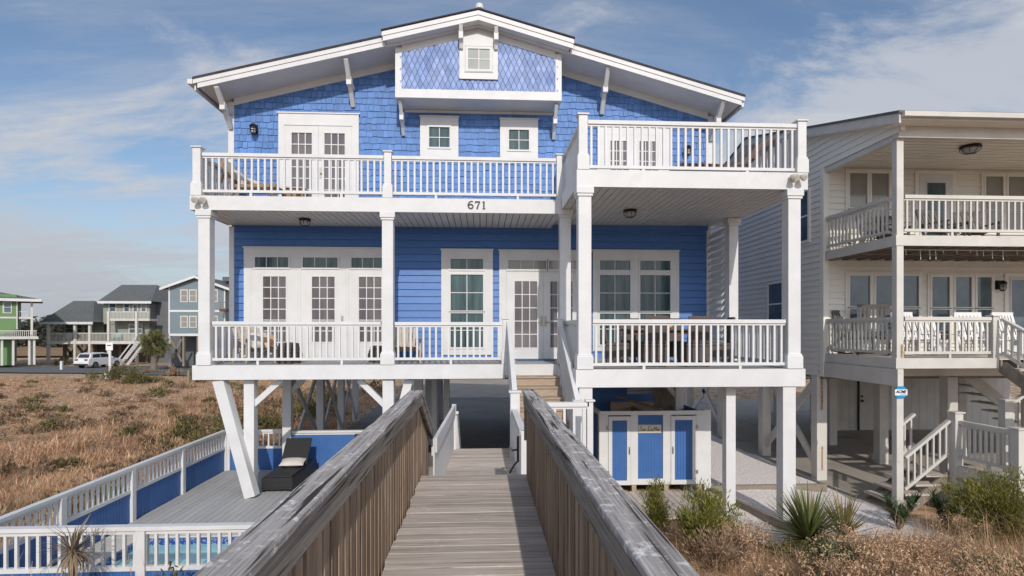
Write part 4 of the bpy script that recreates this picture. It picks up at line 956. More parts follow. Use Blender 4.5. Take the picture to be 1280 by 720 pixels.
for i in range(6):
    yy = 10.98 - i * .27; z = 3.0 - .18 * (i + 1); MB().box(10.62, 11.7, yy - .28, yy, z - .045, z).build('tread', 'wood', T)
MB().beam((10.6, 11.05, 2.84), (10.66, 9.3, 1.75), .05, .24).build('stringer', 'wood_post', T)
# --- sign, lamps, string lights
sg = thing('alarm_sign', 'blue and white octagonal alarm company sign on the corner post', 'sign', (8.46, 11.08, 2.35))
b = MB(); cx, cz = 8.47, 2.33; k = .125
b.prism([(cx - .06, cz - k), (cx + .06, cz - k), (cx + .105, cz - .08), (cx + .105, cz + .08), (cx + .06, cz + k), (cx - .06, cz + k), (cx - .105, cz + .08), (cx - .105, cz - .08)], 11.07, 11.086); b.build('board', 'sign_blue', sg)
MB().box(cx - .13, cx + .13, 11.06, 11.0695, cz - .06, cz + .06).build('name_band', 'sign_white', sg)
def text(txt, x, y, z, size, m, parent, shear=.25, name='lettering', bold=.0):
    cu = bpy.data.curves.new('text', 'FONT'); cu.body = txt; cu.size = size; cu.shear = shear; cu.extrude = .0015; cu.align_x = 'CENTER'; cu.offset = bold
    o = bpy.data.objects.new('text', cu); COL.objects.link(o); dg = bpy.context.evaluated_depsgraph_get()
    me = bpy.data.meshes.new_from_object(o.evaluated_get(dg)); bpy.data.objects.remove(o)
    b = MB(); b.v = [tuple(v.co) for v in me.vertices]; b.f = [tuple(p.vertices) for p in me.polygons]
    b.xf(Matrix.Translation((x, y, z)) @ Matrix.Rotation(R(90), 4, 'X')); return b.build(name, m, parent)
text('ACME', cx - .01, 11.0575, cz - .012, .078, 'ink', sg, .3, bold=.003)
MB().box(cx - .02, cx + .11, 11.0575, 11.0597, cz - .042, cz - .033).build('small_print_line', 'mat_blue', sg)
ceil(10.55, 11.55 + .2, 7.574, 'dark caged ceiling light on the cream house upper porch', .2); lantern(12.80, NW - .03, 4.62, 'black wall lantern beside the cream house glass door')
sl = thing('string_lights', 'icicle string lights hanging along the cream house lower porch ceiling', 'string lights', (10, 12, 5.3)); b = MB()
b.tube([(NX + .2, 13.3, 5.265), (14, 13.3, 5.265)], .008, 5).tube([(NX + .2, 11.4, 5.265), (14, 11.4, 5.265)], .008, 5)
for y_ in (13.3, 11.4):
    x = NX + .3
    while x < 14: b.tube([(x, y_, 5.26), (x + .01, y_, 5.26 - random.uniform(.06, .2))], .006, 5); x += random.uniform(.12, .35)
b.build('bulbs', 'white_chair', sl)
# --- porch chairs of the neighbour
def rocker(label, m='white_chair', group='rocking chairs on the cream house porch'):
    t = thing('rocking_chair', label, 'rocking chair', (0, 0, 0), group)
    b = MB()
    for i in range(7): b.box(-.27, .27, -.28 + i * .078, -.28 + i * .078 + .06, .42 - i * .008, .44 - i * .008)
    b.build('seat', m, t)
    b = MB()
    for i in range(7):
        u = (i - 3) * .085; b.beam((u, .25, .42), (u, .43, 1.10), .05, .018, up=(0, -1, .3))
    b.beam((-.32, .44, 1.12), (.32, .44, 1.12), .03, .11); b.beam((-.29, .28, .52), (.29, .28, .52), .03, .06); b.build('backrest', m, t)
    for s in (-1, 1):
        MB().beam((s * .30, .24, .20), (s * .30, .46, 1.14), .045, .045).build('back_post', m, t)
        MB().box(s * .32 - .05, s * .32 + .05, -.34, .30, .64, .665).build('armrest', m, t)
        MB().box(s * .30 - .022, s * .30 + .022, -.27, -.225, .06, .6395).build('leg', m, t)
        MB().tube([(s * .30, -.45, .07), (s * .30, -.2, .025), (s * .30, .1, .022), (s * .30, .4, .06), (s * .30, .62, .13)], .022, 6).build('rocker', m, t)
    return t
r0 = rocker('white rocking chair just right of the cream house corner post'); r0.location = (9.75, 12.2, 3.018); r0.rotation_euler = (0, 0, R(12)); r0.scale = (.95, .95, .84)
dup(r0, (11.3, 12.3, 3.018), R(-6), 'white rocking chair in front of the right triple window'); dup(r0, (12.25, 12.3, 3.018), R(8), 'white rocking chair beside the porch stairs opening')
dup(r0, (10.5, 12.6, 3.018), R(2), 'low white rocking chair between the two front white rockers', scale=(.95, .95, .72))
r1 = rocker('weathered dark grey rocking chair left of the corner post', 'grey_chair'); r1.location = (8.95, 12.55, 3.018); r1.rotation_euler = (0, 0, R(-35))
r2 = dup(r1, (8.95, 13.15, 3.018), R(20), 'second dark rocking chair behind the side railing', scale=(.9, .9, .9))
for i, (x, y_, r_, l) in enumerate(((8.95, 12.3, 20, 'grey slatted chair behind the upper side railing'), (9.6, 12.9, -10, 'grey slatted chair below the shaded upper window'), (10.35, 12.2, 15, 'grey slatted chair left of the upper glass door'), (11.2, 12.3, -12, 'grey slatted chair in front of the upper glass door'))):
    dup(r1, (x, y_, 5.508), R(r_), l, scale=(.95, .95, .72))['group'] = 'grey chairs on the cream house upper porch'
# ================================================================== GROUND
def sm(a, b, t):
    t = np.clip((t - a) / (b - a), 0, 1); return t * t * (3 - 2 * t)
def hills(x, y):
    return (np.sin(x * .31 + y * .17) * .10 + np.sin(x * .13 - y * .23 + 1.3) * .12 + np.sin(x * .71 + .4) * np.sin(y * .53 + .8) * .07)
def gz(x, y):
    x = np.asarray(x, float); y = np.asarray(y, float)
    z = -.06 + 0 * x
    z = z - .75 * sm(28, 62, y) - .8 * sm(80, 160, y)
    left = sm(-6.9, -9, x); z = z + left * (hills(x, y) * (1 - .8 * sm(45, 60, y)) + .12)
    front_l = sm(8.2, 4.5, y) * sm(-1.0, -2.2, x); z = z + front_l * .62
    front_r = sm(10.6, 5.5, y) * sm(1.2, 3.0, x); z = z + front_r * (.62 + .1 * np.sin(x * 1.7 + y))
    mid = sm(6.5, 1, y) * (1 - sm(-1.0, -2.2, x)) * (1 - sm(1.2, 3.0, x)); z = z + mid * .5
    pool = sm(-6.9, -6.5, x) * (1 - sm(-1.4, -1.0, x)) * sm(7.5, 7.9, y) * (1 - sm(14.9, 15.1, y)); z = z - pool * 1.4
    neigh = sm(6.8, 8.4, x) * sm(10.0, 12.5, y); z = z - neigh * .12
    return z
xs = np.concatenate([np.linspace(-400, -60, 18)[:-1], np.linspace(-60, -9, 69)[:-1], np.linspace(-9, 14, 93)[:-1], np.linspace(14, 60, 24)[:-1], np.linspace(60, 400, 18)])
ys = np.concatenate([np.linspace(-70, -4, 20)[:-1], np.linspace(-4, 20, 97)[:-1], np.linspace(20, 70, 60)[:-1], np.linspace(70, 1200, 40)])
GX, GY = np.meshgrid(xs, ys); G = gz(GX, GY) - 1.2 * sm(-14, -34, GY); nx, ny = len(xs), len(ys)
vs = np.stack([GX, GY, G], -1).reshape(-1, 3)
fs = [(j * nx + i, j * nx + i + 1, (j + 1) * nx + i + 1, (j + 1) * nx + i) for j in range(ny - 1) for i in range(nx - 1)]
me = bpy.data.meshes.new('ground'); me.from_pydata(vs.tolist(), [], fs); me.update(); me.shade_smooth()
o = bpy.data.objects.new('ground', me); COL.objects.link(o); me.materials.append(M['ground']); struct(o)
struct(MB().add([(-2500, -2500, -1.9), (2500, -2500, -1.9), (2500, -55, -1.0), (-2500, -55, -1.0)], [(0, 1, 2, 3)]).build('sea', mat('sea_water', (.07, .12, .14), (.12, .17, .19), .05, .25, .3, stretch=(.3, 1.5, 1))))
def sheet(name, pts, m, dz=.02, sub=1.5):
    """flat-ish sheet following the ground: pts is a list of (left, right) pairs"""
    b = MB(); rowsv = []
    for k in range(len(pts) - 1):
        (a, c), (a2, c2) = pts[k], pts[k + 1]; n = max(1, int(math.dist(a, a2) / sub))
        for i in range(n + (k == len(pts) - 2)):
            t = i / n; rowsv.append(((a[0] + (a2[0] - a[0]) * t, a[1] + (a2[1] - a[1]) * t), (c[0] + (c2[0] - c[0]) * t, c[1] + (c2[1] - c[1]) * t)))
    K = 5; vs = []
    for a, c in rowsv:
        for j in range(K + 1):
            x = a[0] + (c[0] - a[0]) * j / K; y = a[1] + (c[1] - a[1]) * j / K; vs.append((x, y, float(gz(x, y)) + dz))
    b.add(vs, [(i * (K + 1) + j, i * (K + 1) + j + 1, (i + 1) * (K + 1) + j + 1, (i + 1) * (K + 1) + j) for i in range(len(rowsv) - 1) for j in range(K)])
    return struct(b.build(name, m))
sheet('road', [((-75, 58), (-75, 66)), ((-50, 57), (-50, 68)), ((-36, 56), (-36, 69)), ((-26, 52), (-26, 59)), ((-16, 48), (-16, 54)), ((0, 47), (0, 53)), ((30, 47), (30, 53))], 'asphalt', .10)
sheet('marsh', [((-250, 92), (-250, 500)), ((-20, 92), (-20, 500)), ((200, 92), (200, 500))], 'marsh', .25, 30)
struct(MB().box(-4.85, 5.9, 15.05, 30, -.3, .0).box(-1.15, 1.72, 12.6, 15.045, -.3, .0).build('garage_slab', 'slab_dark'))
struct(MB().box(7.9, 20.5, 12.05, 30, -.4, GZ + .0).build('neighbour_slab', 'concrete'))
sheet('driveway', [((-4.0, 30.2), (5.5, 30.2)), ((-6.5, 46), (8, 46))], 'sandroad', .06)
b = MB(); K = 24
vs = []; 
for j in range(K + 1):
    for i in range(9):
        x = 4.6 + (8.2 - 4.6) * i / 8; y = 8.6 + (30 - 8.6) * (j / K) ** 1.3; vs.append((x, y, float(gz(x, y)) + .02 + .012 * math.sin(x * 7 + y * 5)))
b.add(vs, [(j * 9 + i, j * 9 + i + 1, (j + 1) * 9 + i + 1, (j + 1) * 9 + i) for j in range(K) for i in range(8)]); struct(b.build('gravel_yard', 'gravel', smooth=True))
tag(MB().box(4.95, 7.9, 12.62, 12.70, -.2, .06).build('timber_edging', 'wood_post'), 'long timber edging board across the white gravel', 'edging')
tag(MB().beam((5.15, 12.5, -.02), (5.6, 8.9, .1), .10, .14).build('timber_edging', 'wood_post'), 'timber edging beam along the left of the gravel by the shrubs', 'edging')
struct(planks(2.4, 5.05, 10.7, 12.44, -.03, .02, .14, .012, 'y').build('shower_path', 'wood'))
# ================================================================== PLANT HELPERS
def mesh_np(name, V, Fq, m, parent=None):
    me = bpy.data.meshes.new(name); nv = len(V); nf = len(Fq); k = Fq.shape[1]
    me.vertices.add(nv); me.vertices.foreach_set('co', np.ascontiguousarray(V, dtype=np.float32).ravel())
    me.loops.add(nf * k); me.loops.foreach_set('vertex_index', np.ascontiguousarray(Fq, dtype=np.int32).ravel())
    me.polygons.add(nf); me.polygons.foreach_set('loop_start', np.arange(0, nf * k, k, dtype=np.int32)); me.polygons.foreach_set('loop_total', np.full(nf, k, dtype=np.int32))
    me.update(calc_edges=True); o = bpy.data.objects.new(name, me); COL.objects.link(o); me.materials.append(M[m])
    if parent is not None: o.parent = parent
    return o
def blades(P, head, lean, length, width, droop=.5):
    """curved tapering blades: P (n,3) roots; lean is the tilt from vertical; droop bends the tip"""
    n = len(P); d = np.stack([np.cos(head), np.sin(head), 0 * head], 1); s = np.stack([-np.sin(head), np.cos(head), 0 * head], 1)
    V = np.zeros((n, 6, 3)); up = np.array([0, 0, 1.])
    pos = P.copy(); ang = lean.copy()
    for k in range(3):
        w = width * (1, .8, .15)[k]
        V[:, 2 * k] = pos - s * w[:, None] / 2; V[:, 2 * k + 1] = pos + s * w[:, None] / 2
        st = length / 2; pos = pos + (d * np.sin(ang)[:, None] + up * np.cos(ang)[:, None]) * st[:, None]; ang = ang + droop * RNG.uniform(.4, 1.4, n)
    base = np.arange(n)[:, None] * 6; Fq = np.concatenate([base + np.array([0, 1, 3, 2]), base + np.array([2, 3, 5, 4])], 0)
    return V.reshape(-1, 3), Fq
def tuft_field(name, cx, cy, m, per, h, w, lean=(.1, .9), droop=.6, spread=.12, zoff=0.0, fn=gz):
    n = len(cx); X = np.repeat(cx, per) + RNG.normal(0, spread, n * per); Y = np.repeat(cy, per) + RNG.normal(0, spread, n * per)
    hs = np.repeat(RNG.uniform(.55, 1.25, n), per) * RNG.uniform(h[0], h[1], n * per)
    P = np.stack([X, Y, fn(X, Y) - .02 + zoff], 1)
    V, Fq = blades(P, RNG.uniform(0, 6.283, n * per), RNG.uniform(lean[0], lean[1], n * per), hs, RNG.uniform(w[0], w[1], n * per), droop)
    return mesh_np(name, V, Fq, m)
def quads(C, U, Vv):
    n = len(C); V = np.stack([C - U, C + Vv * .35 - U * .1 + 0, C + U, C - Vv * .35 + U * .1], 1).reshape(-1, 3)
    return V, np.arange(n * 4).reshape(-1, 4)
def shrub(name, label, cat, x, y, rx, ry, h, n, m, leaf=.05, group=None, up=.4, z=None, clumps=14, parts=True, stem='twig', elong=1.0):
    z = float(gz(x, y)) if z is None else z
    t = thing(name, label, cat, (x, y, z), group) if parts else None
    cc = RNG.normal(0, 1, (clumps, 3)); cc /= np.linalg.norm(cc, axis=1)[:, None]; cc *= RNG.uniform(.35, .95, clumps)[:, None]; cc[:, 2] = np.abs(cc[:, 2]) if up < .9 else cc[:, 2]
    cs = RNG.uniform(.16, .34, clumps)
    k = RNG.integers(0, clumps, n); pts = cc[k] + RNG.normal(0, 1, (n, 3)) * cs[k][:, None] * .62
    pts[:, 2] = np.abs(pts[:, 2])
    C = np.stack([pts[:, 0] * rx, pts[:, 1] * ry, .05 + pts[:, 2] * h * .9], 1)
    out = pts + np.array([0, 0, up]); out += RNG.normal(0, .55, (n, 3)); out /= np.linalg.norm(out, axis=1)[:, None]
    sd = np.cross(out, RNG.normal(0, 1, (n, 3))); sd /= np.linalg.norm(sd, axis=1)[:, None]
    L = RNG.uniform(.6, 1.3, n) * leaf
    V, Fq = quads(C, out * (L * elong)[:, None], sd * L[:, None])
    if not parts:
        o = mesh_np(name, V, Fq, m); o.location = (x, y, z); return tag(o, label, cat, group)
    mesh_np('foliage', V, Fq, m, t)
    b = MB()
    for i in range(min(clumps, 9)):
        e = (cc[i, 0] * rx * .85, cc[i, 1] * ry * .85, .05 + cc[i, 2] * h * .75); b.tube([(random.uniform(-.05, .05), random.uniform(-.05, .05), -.05), (e[0] * .45, e[1] * .45, e[2] * .6), e], [.022 * h + .004, .014 * h + .003, .004], 5)
    me = b.build('branches', stem, None); me.parent = t
    return t
def cedar(name, label, x, y, r, h, n, m='cedar', group='coastal cedars beside the boardwalk', z=None, lean=0):
    """feathery upright sprays"""
    z = float(gz(x, y)) if z is None else z
    t = thing(name, label, 'shrub', (x, y, z), group); b = MB(); Cs = []; Os = []
    ns = 16
    for i in range(ns):
        a = random.uniform(0, 6.283); rr = r * random.uniform(.1, 1.0); hh = h * random.uniform(.55, 1.0) * (1 - .35 * rr / r)
        e = Vector((math.cos(a) * rr + lean * hh, math.sin(a) * rr, hh)); q = Vector((e.x * .45, e.y * .45, hh * .5))
        b.tube([(0, 0, -.05), q, e], [.014, .009, .003], 5)
        for j in range(n // ns):
            s = random.uniform(.22, 1.04); p = (Vector((0, 0, 0)).lerp(q, s * 2) if s < .5 else q.lerp(e, s * 2 - 1))
            sp = .13 * r * (1.25 - s) + .05
            p = p + Vector((random.gauss(0, sp), random.gauss(0, sp), random.gauss(0, sp * .8))); Cs.append(p); dd = (p - Vector((0, 0, p.z * .7))).normalized() + Vector((0, 0, .9)); Os.append(dd.normalized())
    C = np.array(Cs); O_ = np.array(Os) + RNG.normal(0, .35, (len(Cs), 3)); O_ /= np.linalg.norm(O_, axis=1)[:, None]
    sd = np.cross(O_, RNG.normal(0, 1, O_.shape)); sd /= np.linalg.norm(sd, axis=1)[:, None]; L = RNG.uniform(.022, .055, len(C))
    C[:, 2] = np.maximum(C[:, 2], .03)
    V, Fq = quads(C, O_ * L[:, None], sd * (L * .55)[:, None]); mesh_np('foliage', V, Fq, m, t)
    o = b.build('branches', 'twig', None); o.parent = t; return t
def yucca(label, x, y, n, L, w, m, name='yucca', group=None, lo=-.2, hi=1.35, m2=None, z=None, zc=.12, droop=.12):
    z = float(gz(x, y)) if z is None else z
    t = thing(name, label, 'yucca' if name == 'yucca' else 'palm', (x, y, z), group)
    def go(k, mm, nm):
        el = RNG.uniform(lo, hi, k); hd = RNG.uniform(0, 6.283, k); P = np.stack([.04 * np.cos(hd), .04 * np.sin(hd), zc + .06 * np.maximum(el, 0)], 1)
        V, Fq = blades(P, hd, math.pi / 2 - el, RNG.uniform(.8, 1.1, k) * L, RNG.uniform(.8, 1.2, k) * w, droop); mesh_np(nm, V, Fq, mm, t)
    go(n, m, 'leaves')
    if m2: go(n // 3, m2, 'old_leaves')
    o = MB().tube([(0, 0, -.1), (0, 0, zc + .08)], [.05, .035], 8).build('stem', 'twig', None); o.parent = t
    return t
# ---- wide brush field at the left
def field_pts(n, x0, x1, y0, y1, ok):
    X = RNG.uniform(x0, x1, n); Y = y0 + (y1 - y0) * RNG.uniform(0, 1, n) ** 1.5; k = ok(X, Y); return X[k], Y[k]
def on_field(X, Y): return (X < -6.9) & (X > -1.05 * Y - 4) & (hills(X * 4.3, Y * 4.1) + .6 * hills(X * 9, Y * 10) > -.19)
X, Y = field_pts(34000, -55, -6.9, 7, 50, on_field)
stuff(tuft_field('dry_brush', X, Y, 'straw', 10, (.07, .28), (.008, .024), (.3, 1.35), .5, .16))
X, Y = field_pts(5000, -50, -6.9, 8, 50, lambda X, Y: on_field(X, Y) & (hills(X * 3.1 + 4, Y * 2.7) > .02))
stuff(tuft_field('dry_brush', X, Y, 'straw_pale', 9, (.15, .42), (.008, .018), (.1, .9), .6, .12))
X, Y = field_pts(2600, -5.9, 6, 31, 37.5, lambda X, Y: X > -7)
X, Y = field_pts(3600, -13, -6.85, 7, 15, lambda X, Y: X < -6.85); stuff(tuft_field('dry_brush', X, Y, 'straw', 10, (.12, .36), (.006, .016), (.2, 1.2), .5, .14))
X, Y = field_pts(420, -16, -6.85, 7, 16, lambda X, Y: X < -6.85); stuff(tuft_field('dry_brush', X, Y, 'bush_brown', 14, (.15, .45), (.006, .014), (.1, 1.2), .5, .12))
X, Y = field_pts(260, -11, -6.85, 7.5, 13, lambda X, Y: X < -6.85); stuff(tuft_field('dry_brush', X, Y, 'straw_pale', 7, (.45, .85), (.005, .009), (.05, .5), .8, .05))
# ground cover seen between the piles
X, Y = field_pts(2500, -14, -5.1, 15.3, 34, lambda X, Y: X < -5.1)
stuff(tuft_field('dry_brush', X, Y, 'straw', 10, (.15, .5), (.01, .028), (.2, 1.2), .5, .15))
# brown low scrub mounds
k = 0
spots = []
rs = random.Random(5)
while len(spots) < 150:
    Y_ = rs.uniform(11, 46); X_ = rs.uniform(-.98 * Y_ - 1, -7.4)
    if Y_ > 30 and X_ > -12: continue
    spots.append((X_, Y_))
for i, (x, y) in enumerate(spots):
    s = rs.uniform(.2, .5); gr = rs.random() < .20
    shrub('shrub', 'low green shrub in the brown brush field' if gr else 'low brown scrub mound in the brush field', 'shrub', x, y, s * rs.uniform(1.2, 2), s * rs.uniform(1, 1.6), s * (1.1 if gr else .8), 260 if y < 26 else 150, 'bush' if gr else 'bush_brown', .055 + y * .0012, 'low shrubs in the brush field', parts=False)
for i in range(16):
    x = rs.uniform(-9.5, -5.6); y = rs.uniform(17, 34); s = rs.uniform(.45, .95)
    shrub('shrub', 'leafy bush growing beside the piles of the blue house', 'shrub', x, y, s * 1.4, s * 1.2, s * 1.1, 700, 'bush' if i % 3 else 'bush_brown', .07, 'bushes beside the piles', parts=False)
for x, y, s, l in ((-27.5, 44, 1.35, 'rounded olive bush near the white sign post'), (-23.2, 40, 1.0, 'wide low green bush left of the house column by the road'), (-19.5, 41, .85, 'olive green bush behind the short wooden stake'), (-33.5, 39, .8, 'low dark green bush at the far left roadside'), (-31, 35, .6, 'spreading dark shrub in the middle of the field')):
    shrub('shrub', l, 'shrub', x, y, s * 1.35, s * 1.2, s * 1.15, 1700, 'bush', .085, 'roadside bushes')
yucca('small bright green palmetto behind the left pool fence', -7.3, 11.7, 40, .55, .04, 'yucca', 'palmetto', lo=.0, hi=1.3)
for x, y, l in ((-6.95, 9.0, 'dry grass stalk clump behind the left fence post'), (-7.4, 10.2, 'dry plant stalks behind the left pool fence'), (-7.9, 8.6, 'reddish dry stalks at the left edge')):
    t = thing('dry_stalks', l, 'dry plant', (x, y, float(gz(x, y))), 'dry stalks behind the pool fence')
    V, Fq = blades(RNG.normal(0, .12, (26, 3)) * np.array([1, 1, 0]), RNG.uniform(0, 6.28, 26), RNG.uniform(.02, .45, 26), RNG.uniform(.5, 1.15, 26), np.full(26, .012), .4); mesh_np('stalks', V, Fq, 'straw_pale', t)
# ---- left foreground
def okl(X, Y): return (Y < 7.5)
X, Y = field_pts(700, -6.6, -1.5, 6.7, 7.6, okl); stuff(tuft_field('dune_grass', X, Y, 'straw', 10, (.12, .30), (.004, .011), (.15, 1.1), .6, .06))
X, Y = field_pts(230, -5.6, -2.6, 6.9, 7.55, okl); stuff(tuft_field('dune_grass', X, Y, 'straw_pale', 10, (.3, .58), (.004, .009), (.1, .9), .8, .06))
X, Y = field_pts(900, -6.6, -1.6, 4.2, 7.5, okl); stuff(tuft_field('dune_grass', X, Y, 'straw_pale', 12, (.12, .38), (.004, .010), (.15, 1.2), .7, .07))
yucca('dead drooping palm clump in front of the near pool fence', -5.0, 7.25, 120, .36, .022, 'yucca_dead', 'dead_palm', lo=-1.3, hi=1.35, zc=.42, droop=.55, z=.45)
for x, y, h, l in ((-3.75, 7.2, .62, 'small yellow green shrub right of the dead palm'), (-3.05, 7.25, .80, 'leafy green shrub against the near pool fence by the boardwalk')):
    shrub('shrub', l, 'shrub', x, y, .45, .25, h, 620, 'bush', .045, 'shrubs in front of the near pool fence')
t = thing('dry_stalks', 'two tall thin reddish stalks in front of the near pool fence', 'dry plant', (-4.3, 7.2, float(gz(-4.3, 7.2))))
V, Fq = blades(np.array([[.0, 0, 0], [.05, 0, 0], [-1.6, .1, 0], [-1.2, .0, 0.]]), np.array([.3, 2.5, 1., 2.]), np.array([.03, .12, .2, .25]), np.array([1.45, .9, .8, .7]), np.full(4, .014), .15); mesh_np('stalks', V, Fq, 'straw', t)
# ---- right foreground
def okr(X, Y): return (X > 1.2 + .05 * Y) & (Y < 10.2 - .0 * X) & ~((X > 4.2) & (X < 8.0) & (Y > 9.0)) & (X < .98 * Y + 1)
X, Y = field_pts(4200, 1.4, 11, 3.6, 10.3, okr); stuff(tuft_field('dune_grass', X, Y, 'straw_pale', 12, (.14, .44), (.003, .009), (.1, 1.25), .75, .07))
X, Y = field_pts(1600, 1.4, 11, 3.6, 10.0, okr); stuff(tuft_field('dune_grass', X, Y, 'straw', 10, (.10, .34), (.004, .012), (.2, 1.4), .5, .09))
X, Y = field_pts(520, 5.2, 11, 5.2, 8.8, okr); stuff(tuft_field('dune_grass', X, Y, 'straw_pale', 7, (.5, .95), (.003, .007), (.1, .55), 1.1, .05))
cedar('cedar_shrub', 'slender young cedar in front of the shower stall doors', 3.15, 10.05, .33, 1.05, 2600)
cedar('cedar_shrub', 'broad feathery green cedar right of the boardwalk rail', 3.42, 8.55, .62, 1.08, 7600)
cedar('cedar_shrub', 'big feathery cedar bush at the right edge before the stairs', 8.5, 8.9, 1.0, 1.4, 12000)
cedar('cedar_shrub', 'brownish low cedar at the foot of the broad cedar', 3.15, 7.6, .55, .62, 1700, 'bush_brown')
def weed(x, y, h, n, l):
    z = float(gz(x, y)); t = thing('dry_weed', l, 'dry plant', (x, y, z), 'dry seed headed weeds in the right foreground'); b = MB(); T = []
    for i in range(n):
        a = random.uniform(0, 6.28); r_ = random.uniform(.05, .38); hh = h * random.uniform(.6, 1.05); e = Vector((math.cos(a) * r_, math.sin(a) * r_, hh)); q = e * .5 + Vector((0, 0, .08)); b.tube([(0, 0, -.04), q, e], [.006, .005, .003], 4)
        for k in range(34): T.append(q.lerp(e, random.uniform(.3, 1.08)) + Vector((random.gauss(0, .035), random.gauss(0, .035), random.gauss(0, .03))))
    T = np.array(T); k = len(T); u = RNG.normal(0, 1, (k, 3)); u /= np.linalg.norm(u, axis=1)[:, None]; v = np.cross(u, RNG.normal(0, 1, (k, 3))); v /= np.linalg.norm(v, axis=1)[:, None]; L = RNG.uniform(.008, .024, k)[:, None]
    V, Fq = quads(T, u * L, v * L); mesh_np('foliage', V, Fq, 'straw', t); o = b.build('stalks', 'twig', None); o.parent = t  # the foliage mesh here is the weed's seed heads
rw = random.Random(11)
for i in range(38):
    y = rw.uniform(5.2, 9.2); x = rw.uniform(2.4 + .1 * y, .93 * y + .6)
    if 4.3 < x < 6.4 and y > 8.0: y -= 1.6
    weed(x, y, rw.uniform(.38, .62), 12, 'brown dry weed with pale seed heads in the right foreground grass')
for i in range(14):
    y = rw.uniform(5.0, 8.2); x = rw.uniform(2.6 + .1 * y, .9 * y + .5); shrub('shrub', 'low green weed among the dry grass of the right foreground', 'shrub', x, y, .28, .25, .26, 220, 'bush', .035, 'green weeds in the dry grass', parts=False)
yucca('spiky green yucca in front of the right porch posts', 5.05, 8.55, 210, .74, .036, 'yucca', m2='yucca_old', group='yuccas in front of the gravel', zc=.22)
yucca('yellow tipped spiky yucca just right of the green yucca', 5.75, 8.75, 120, .66, .034, 'yucca_old', group='yuccas in front of the gravel', zc=.18)
def oleander(label, x, y, h):
    z = float(gz(x, y)); t = thing('oleander', label, 'shrub', (x, y, z), 'oleanders by the corner post'); P = []; b = MB()
    for i in range(9):
        a = random.uniform(0, 6.28); e = Vector((math.cos(a) * .3 * random.uniform(.2, 1.3), math.sin(a) * .3, h * random.uniform(.6, 1))); b.tube([(0, 0, -.05), e * .5, e], [.012, .009, .004], 5)
        for j in range(40): P.append(e * random.uniform(.22, 1.02))
    P = np.array(P); k = len(P); V, Fq = blades(P, RNG.uniform(0, 6.28, k), RNG.uniform(.2, 1.5, k), RNG.uniform(.14, .24, k), RNG.uniform(.02, .035, k), .25); mesh_np('foliage', V, Fq, 'oleander', t); o = b.build('branches', 'twig', None); o.parent = t
oleander('dark green oleander left of the cream house corner post', 7.55, 9.9, .62); oleander('dark green oleander right of the cream house corner post', 8.45, 9.95, .66)
shrub('shrub', 'green weedy shrub low in the right foreground grass', 'shrub', 6.6, 6.9, .8, .4, .42, 700, 'oleander', .05, 'weeds in the right foreground')
shrub('shrub', 'green weedy shrub between the yucca and the near edge', 'shrub', 4.55, 7.1, .45, .4, .5, 500, 'oleander', .05, 'weeds in the right foreground')
shrub('shrub', 'rusty brown leafy weed beside the gravel beam', 'shrub', 5.35, 9.3, .25, .2, .4, 160, 'bush_brown', .06)
# ================================================================== FAR HOUSES, ROADSIDE
def fbox(b, x0, x1, y0, y1, Y0, Y1):
    """box whose front face, at distance Y0, spans the surveyed sight lines x0..x1 / y0..y1 and which runs back to Y1"""
    a, zt = at(x0, y0, Y0); c, _ = at(x1, y0, Y0); m_ = (x0 + x1) / 2
    zt = at(m_, y0, Y0)[1]; zb = at(m_, y1, Y0)[1]
    return b.box(a, c, Y0, Y1, min(zb, zt), max(zb, zt))
def fb(name, m, parent, x0, x1, y0, y1, Y0, Y1): return fbox(MB(), x0, x1, y0, y1, Y0, Y1).build(name, m, parent)
def far_rail(parent, x0, x1, y0, y1, Y, m='white_old'):
    b = MB(); fbox(b, x0, x1, y0, y0 + 1, Y, Y + .1); fbox(b, x0, x1, y1 - .6, y1, Y, Y + .1); a = at(x0, y0, Y)[0]; c = at(x1, y0, Y)[0]; zt = at(x0, y0 + .8, Y)[1]; zb = at(x0, y1 - .5, Y)[1]
    n = int((c - a) / .16)
    for i in range(n):
        x = a + (c - a) * (i + .5) / n; b.box(x - .025, x + .025, Y + .03, Y + .07, zb, zt)
    return b.build('railing', m, parent)
def far_win(parent, x0, x1, y0, y1, Y, gl='glass_blue', split=True):
    b = MB(); fbox(b, x0 - 1.3, x1 + 1.3, y0 - 1.3, y1 + 1.3, Y - .05, Y - .01); o = b.build('window', 'white_old', parent)
    b = MB(); ym = (y0 + y1) / 2
    for a, c in (((y0, ym - .35), (ym + .35, y1)) if split else ((y0, y1),)): fbox(b, x0, x1, a, c, Y - .07, Y - .052)
    b.build('pane', gl, o); return o
GB = 456
